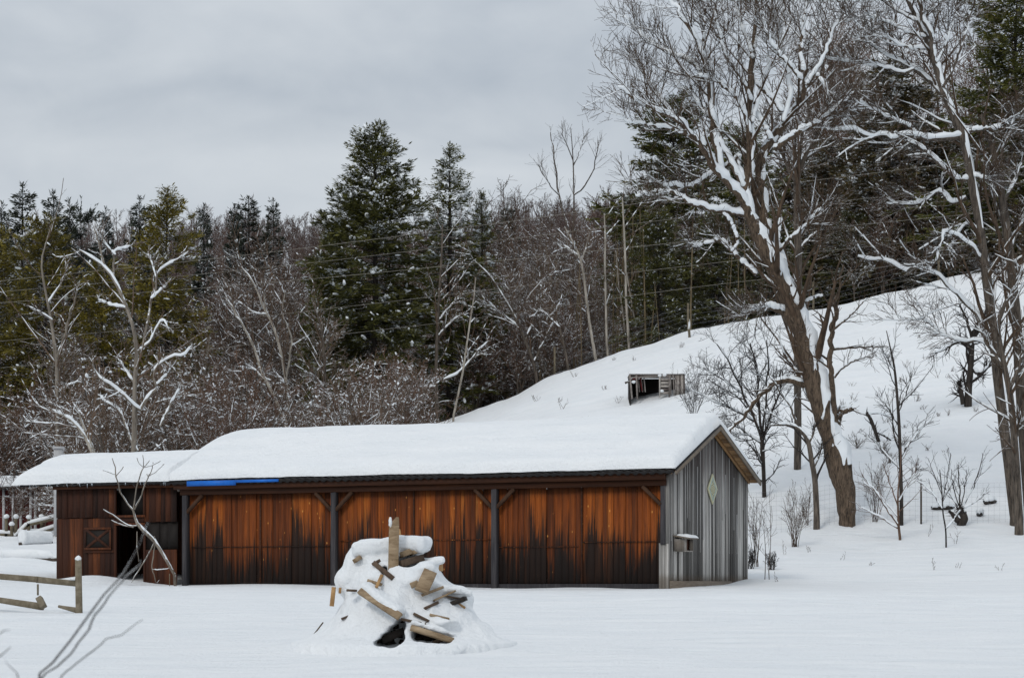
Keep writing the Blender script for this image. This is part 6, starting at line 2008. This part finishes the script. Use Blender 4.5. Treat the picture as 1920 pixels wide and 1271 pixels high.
rf_ = RNG(9)
fp = [far_tree(rf_, 11) for _ in range(5)]
VV, QQ, nn = [], [], 0
def scatter(n, ya, yb, pxa, pxb, smin, smax):
    global nn
    for k in range(n):
        px = rf_.uniform(pxa, pxb); Y = ya + (yb - ya) * rf_.uniform() ** .8
        x = (px - 960) / F * Y
        v, q = fp[rf_.randint(5)]
        a = rf_.uniform(0, 6.28)
        s = rf_.uniform(smin, smax)
        c, d = math.cos(a) * s, math.sin(a) * s
        w = np.stack([v[:, 0] * c - v[:, 1] * d + x, v[:, 0] * d + v[:, 1] * c + Y, v[:, 2] * s * rf_.uniform(.9, 1.15) + float(hz_(x, Y)) - .3], -1)
        VV.append(w.astype(np.float32)); QQ.append(q + nn); nn += len(v)
scatter(380, 165, 330, -320, 1260, .75, 1.1)
scatter(520, 330, 530, -320, 1300, .8, 1.25)
scatter(60, 490, 530, 380, 1250, .9, 1.3)
fw = link("far_woods", mesh_from("far_woods", np.concatenate(VV), [np.concatenate(QQ)], M['twig_far'] if 'twig_far' in M else bark_mat("twig_far", (0.075, 0.050, 0.043), (0.16, 0.112, 0.096), .4, .70, 2)))
tag(fw, "brown purple mass of bare woods covering the far hill", "woods", None, "stuff")
del VV, QQ
# ------------------------------------------------------------------ overhead wires
M['cable'] = plain_mat("cable", (0.30, 0.28, 0.24), (0.22, 0.2, 0.17), 3, .5)
wires = [
    ("highest overhead wire crossing in front of the woods", [(-30, 530), (480, 476), (960, 415), (1340, 362), (1960, 285)]),
    ("second highest overhead wire crossing in front of the woods", [(-30, 550), (480, 504), (960, 448), (1340, 402), (1960, 338)]),
    ("middle one of the five overhead wires before the woods", [(-30, 570), (480, 532), (905, 492), (1340, 448), (1960, 388)]),
    ("second lowest overhead wire crossing in front of the woods", [(-30, 642), (255, 617), (534, 588), (898, 546), (1340, 493), (1960, 428)]),
    ("lowest overhead wire crossing in front of the woods", [(-30, 692), (255, 668), (548, 637), (907, 595), (1340, 534), (1960, 470)]),
]
for k, (lb, pts) in enumerate(wires):
    s = smooth_line(np.array(pts, float), 40)
    yy = np.linspace(92, 78, 40) + k * .25
    L3 = np.array([P(x, y, Y) for (x, y), Y in zip(s, yy)])
    a = Acc()
    a.tubes((L3 - L3[0])[None], np.full((1, 40), .0075 if k in (0, 2) else .006), 5)
    o = link("overhead_wire", a.mesh("overhead_wire", M['cable']))
    o.location = L3[0]
    tag(o, lb, "wire", "overhead wires")

# ------------------------------------------------------------------ bare branch leaning at the shed door
YD = 54.3
lt = [[(330, 1082, 4.2), (309, 1045, 4), (290, 1015, 4.6), (268, 993, 5), (256, 978, 4), (250, 957, 2.9)],
      [(250, 957, 2.4), (241, 947, 2.2), (227, 924, 2), (218, 897, 1.8), (214, 875, 1.5), (211, 861, 1.1)], [(217, 893, 1.4), (226, 882, 1.2), (232, 874, 1)], [(215, 889, 1.3), (204, 885, 1.2), (193, 881, 1)],
      [(250, 955, 2.2), (254, 926, 2), (258, 903, 1.8), (267, 881, 1.6), (270, 876, 1.4)], [(269, 876, 1.3), (275, 870, 1.2), (280, 863, 1)], [(269, 876, 1.2), (260, 867, 1.1), (257, 858, .9)], [(269, 875, 1.2), (269, 864, 1), (268, 853, .9)], [(270, 876, 1.3), (288, 871, 1.2), (301, 864, 1)],
      [(252, 955, 2.2), (261, 936, 2), (272, 910, 1.7), (281, 890, 1.5)], [(280, 892, 1.2), (295, 882, 1.1), (307, 870, 1)], [(281, 890, 1.2), (285, 878, 1.1), (287, 866, .9)], [(279, 896, 1.1), (275, 888, 1)],
      [(256, 985, 2.2), (243, 986, 2), (226, 976, 1.8), (208, 963, 1.3), (194, 954, .9)], [(250, 988, 1.6), (230, 984, 1.5), (208, 975, 1)],
      [(290, 1016, 2), (278, 1038, 1.9), (266, 1060, 1.7), (255, 1078, 1.4), (246, 1092, 1)], [(291, 1020, 1.9), (287, 1045, 1.8), (285, 1066, 1.6), (290, 1080, 1.4), (294, 1093, 1), (300, 1086, .8)], [(286, 1067, 1.2), (300, 1068, 1.2), (318, 1065, .9)],
      [(257, 996, 1.3), (257, 1020, 1.2), (260, 1052, .9)], [(288, 1012, 2.4), (290, 1005, 1.6)]]
st = tree("fallen_branch", "pale bare branch with budded twig tips leaning by the dark door", "branch", YD, lt, [], RNG(60), thin=.68, thin0=.72, barkm=M['bark_pale'], snow=(1, .003), nlimb=1, depth=.2, npts=14)
ac = Acc()
b0 = np.array(st.location)
tips = [l[-1] for l in lt[1:13]]
C = np.array([P(x, y, YD) for x, y, _ in tips]) - b0
V, Q = blobs_at(C, np.tile(UP, (len(C), 1)), np.full(len(C), .035), np.full(len(C), .014), np.full(len(C), .014), RNG(1))
ac.add(V, Q)
link("bud", ac.mesh("bud", M['twig_dark']), st)
mb = MB(); mb.bar((0, 0, -.2), (0, 0, .36), .02, .02)
o = mb.build("stake", M['fence_wood']); o.location = P(318, 1103, 54.0)
tag(o, "thin grey stake by the first post of the shed front", "stake")

# ------------------------------------------------------------------ shrubs, weeds and saplings near the gable
def shrub(name, label, px, py, Y, stems, hpx, seed, tw='twig_brown', spread=.35, r=.009, m=(5, 3), cat="shrub", group=None):
    rng = RNG(seed)
    if px > 1380: Y = yg(px, py)
    base = P(px, py, Y)
    z = float(gz(base[0], Y)); base[2] = z
    H = hpx * Y / F
    P0, R0 = [], []
    for s in range(stems):
        n = 8; q = np.linspace(0, 1, n); a = rng.uniform(0, 6.28); ln = spread * rng.uniform(.15, 1); h = H * rng.uniform(.55, 1)
        l = np.stack([np.cos(a) * (ln * h * q ** 1.2) + rng.uniform(-.08, .08), np.sin(a) * ln * h * q ** 1.2 + rng.uniform(-.08, .08), h * q - .06], -1)
        l[:, :2] += np.cumsum(rng.normal(size=(n, 2)) * .012, 0)
        P0.append(l); R0.append(r * (1 - .65 * q))
    P3, R = np.array(P0), np.array(R0)
    st, cr = Acc(), Acc()
    st.tubes(P3, R, 4)
    A = kids_of(P3, R, m[0], rng, .3, 1, (20, 45), (.25, .5), rf=.6, rtip=.004, n=5, wander=.1, trop=.06)
    cr.tubes(*A, 3)
    if m[1]:
        B = kids_of(*A, m[1], rng, .2, 1, (20, 45), (.3, .6), rf=.7, rtip=.003, n=3, wander=.1, trop=.04)
        cr.tubes(*B, 3)
    t = thing(name, label, cat, base, group=group)
    link("stem", st.mesh("stem", M[tw]), t)
    link("twigs", cr.mesh("twigs", M[tw]), t)
    return t


shrub("shrub", "vase shaped leafless shrub on the flat snow right of the gable", 1490, 1025, 56.5, 16, 118, 301, spread=.42)
shrub("shrub", "tall wispy leafless shrub close against the gable's far corner", 1418, 1062, 56.0, 9, 150, 302, spread=.18, r=.008)
shrub("sapling", "thin upright sapling in front of the shrub by the gable's corner", 1440, 1086, 54.5, 2, 190, 303, spread=.10, r=.011, cat="sapling")
shrub("weed_clump", "low dark weed clump at the foot of the gable's corner sapling", 1447, 1068, 55.2, 22, 38, 304, 'twig_dark', spread=.5, r=.006)
shrub("weed_clump", "dark weed clump pressed against the gable's far corner", 1408, 1066, 57.0, 22, 45, 305, 'twig_dark', spread=.4, r=.006)
shrub("shrub", "tangled shrub at the right foot of the leaning tree", 1640, 978, 63.0, 10, 120, 306, spread=.5, r=.009, m=(7, 4))
shrub("shrub", "wispy shrub between the shrub at the gable and the crooked tree", 1512, 985, 61.0, 8, 60, 307, spread=.5, r=.007)
for k, (px, py, Y, h, lb) in enumerate(((1742, 1005, 55.5, 26, "single bent stalk left of the thin forked sapling"), (1797, 1020, 55.5, 34, "pair of pale stalks right of the thin forked sapling"),
        (1755, 1068, 53.5, 40, "small weed with a dark foot in the open snow on the right"), (1792, 1065, 53.8, 14, "tiny weed tip in the open snow right of the dark footed weed"),
        (1578, 1050, 54.2, 22, "slanting thin stalk in the snow below the crooked tree"), (1632, 1060, 54, 12, "flat little twig lying in the snow right of the slanting stalk"),
        (1885, 1070, 53.8, 18, "faint upright stalk near the right edge"), (1520, 1035, 55.5, 22, "arched weed stem right of the vase shaped shrub"), (1472, 1040, 55.5, 34, "thin stalks left of the vase shaped shrub"),
        (1455, 1090, 53.8, 20, "bent little twigs in front of the gable's corner sapling"))):
    shrub("weed", lb, px, py, Y, 2 + k % 2, h, 320 + k, 'twig_brown', spread=.6, r=.005, m=(3, 0), cat="weed")
# dry weeds on the slope
rr = RNG(3)
spots = [(1160, 96), (1050, 100), (1005, 103), (1135, 100), (1190, 106), (1300, 100), (1690, 88), (1720, 88), (1755, 92), (1660, 84), (1640, 83), (1800, 90), (1350, 88), (1100, 92), (1600, 82), (1830, 84), (1775, 78), (1735, 96), (1150, 108), (1560, 92)]
for _ in range(34): spots.append((rr.uniform(1590, 1880), rr.uniform(76, 104)))
for _ in range(14): spots.append((rr.uniform(1000, 1420), rr.uniform(84, 108)))
for k, (px, Y) in enumerate(spots):
    x = (px - 960) / F * Y
    b = np.array([x, Y, float(gz(x, Y))])
    py = HZ - b[2] / Y * F
    shrub("weed", "sparse dry weed tuft sticking through the snow of the hillside", px, py, Y, 4 + k % 4, rr.uniform(9, 20), 400 + k, 'twig_brown', spread=.9, r=.007, m=(3, 0), cat="weed", group="dry weeds on the hillside")
# dark brush showing on the bank right of the leaning tree
for k, (px, py, Y, lb) in enumerate(((1655, 850, 70, "matted dark brush on the bank right of the leaning tree, the upper patch"), (1690, 835, 71, "small matted brush beside the leaning broken pole"), (1668, 868, 69, "matted dark brush on the bank right of the leaning tree, the lower patch"), (1608, 840, 70, "brush tuft close behind the leaning tree's knobbly waist"))):
    shrub("brush", lb, px, py, Y, 14, 24, 440 + k, 'twig_brown', spread=1.3, r=.008, m=(5, 2), cat="brush")
# twigs beside the shelter
shrub("shrub", "fine leafless shrub on the slope between shelter and orchard tree", 1300, 770, 88, 14, 110, 450, 'twig_dark', spread=.6, r=.010, m=(7, 4))
shrub("shrub", "sparse long stalks sticking up behind the roof peak of the shed", 1245, 800, 80, 5, 60, 451, 'twig_dark', spread=.6, r=.008, m=(3, 0))

# ------------------------------------------------------------------ blurred twigs close to the camera
YN = 4.0
zb = float(gz((70 - 960) / F * YN, YN))
fg = [[(60, 2140, 3.2), (66, 1700, 3), (72, 1300, 2.8), (82, 1266, 2.6), (110, 1227, 2.6), (144, 1185, 2.5), (171, 1146, 2.4), (200, 1108, 2.3), (240, 1065, 2.1), (262, 1020, 1.8), (278, 980, 1.4)],
      [(72, 1300, 2.6), (84, 1262, 2.4), (112, 1243, 2.4), (146, 1202, 2.3), (170, 1170, 2.2), (205, 1122, 2), (240, 1082, 1.8), (266, 1045, 1.4)],
      [(78, 1400, 2.2), (105, 1278, 2), (140, 1245, 1.9), (180, 1215, 1.7), (222, 1190, 1.5), (262, 1163, 1.1)]]
tree("near_twig", "blurred dark twigs reaching up from the bottom left corner close to the camera", "twig", YN, fg, [], RNG(70), thin=.8, thin0=.8, base=P(60, 2140, YN), barkm=M['twig_dark'], nlimb=1, depth=0.02, snow=(0, .0), npts=24)
fg2 = [[(-30, 2200, 3), (-25, 1500, 2.6), (-15, 1240, 1.8), (0, 1216, 1.5), (20, 1212, 1)], [(-25, 1400, 2), (-20, 1215, 1.6), (0, 1190, 1.3), (20, 1182, .9)], [(45, 1700, 2), (42, 1300, 1.4), (30, 1262, 1.2), (14, 1228, .8)]]
tree("near_twig", "short twig tips entering at the lower left edge close to the camera", "twig", YN - .4, fg2, [], RNG(71), base=P(-30, 2200, YN - .4), barkm=M['twig_dark'], nlimb=1, depth=.02, snow=(0, .0), npts=20)
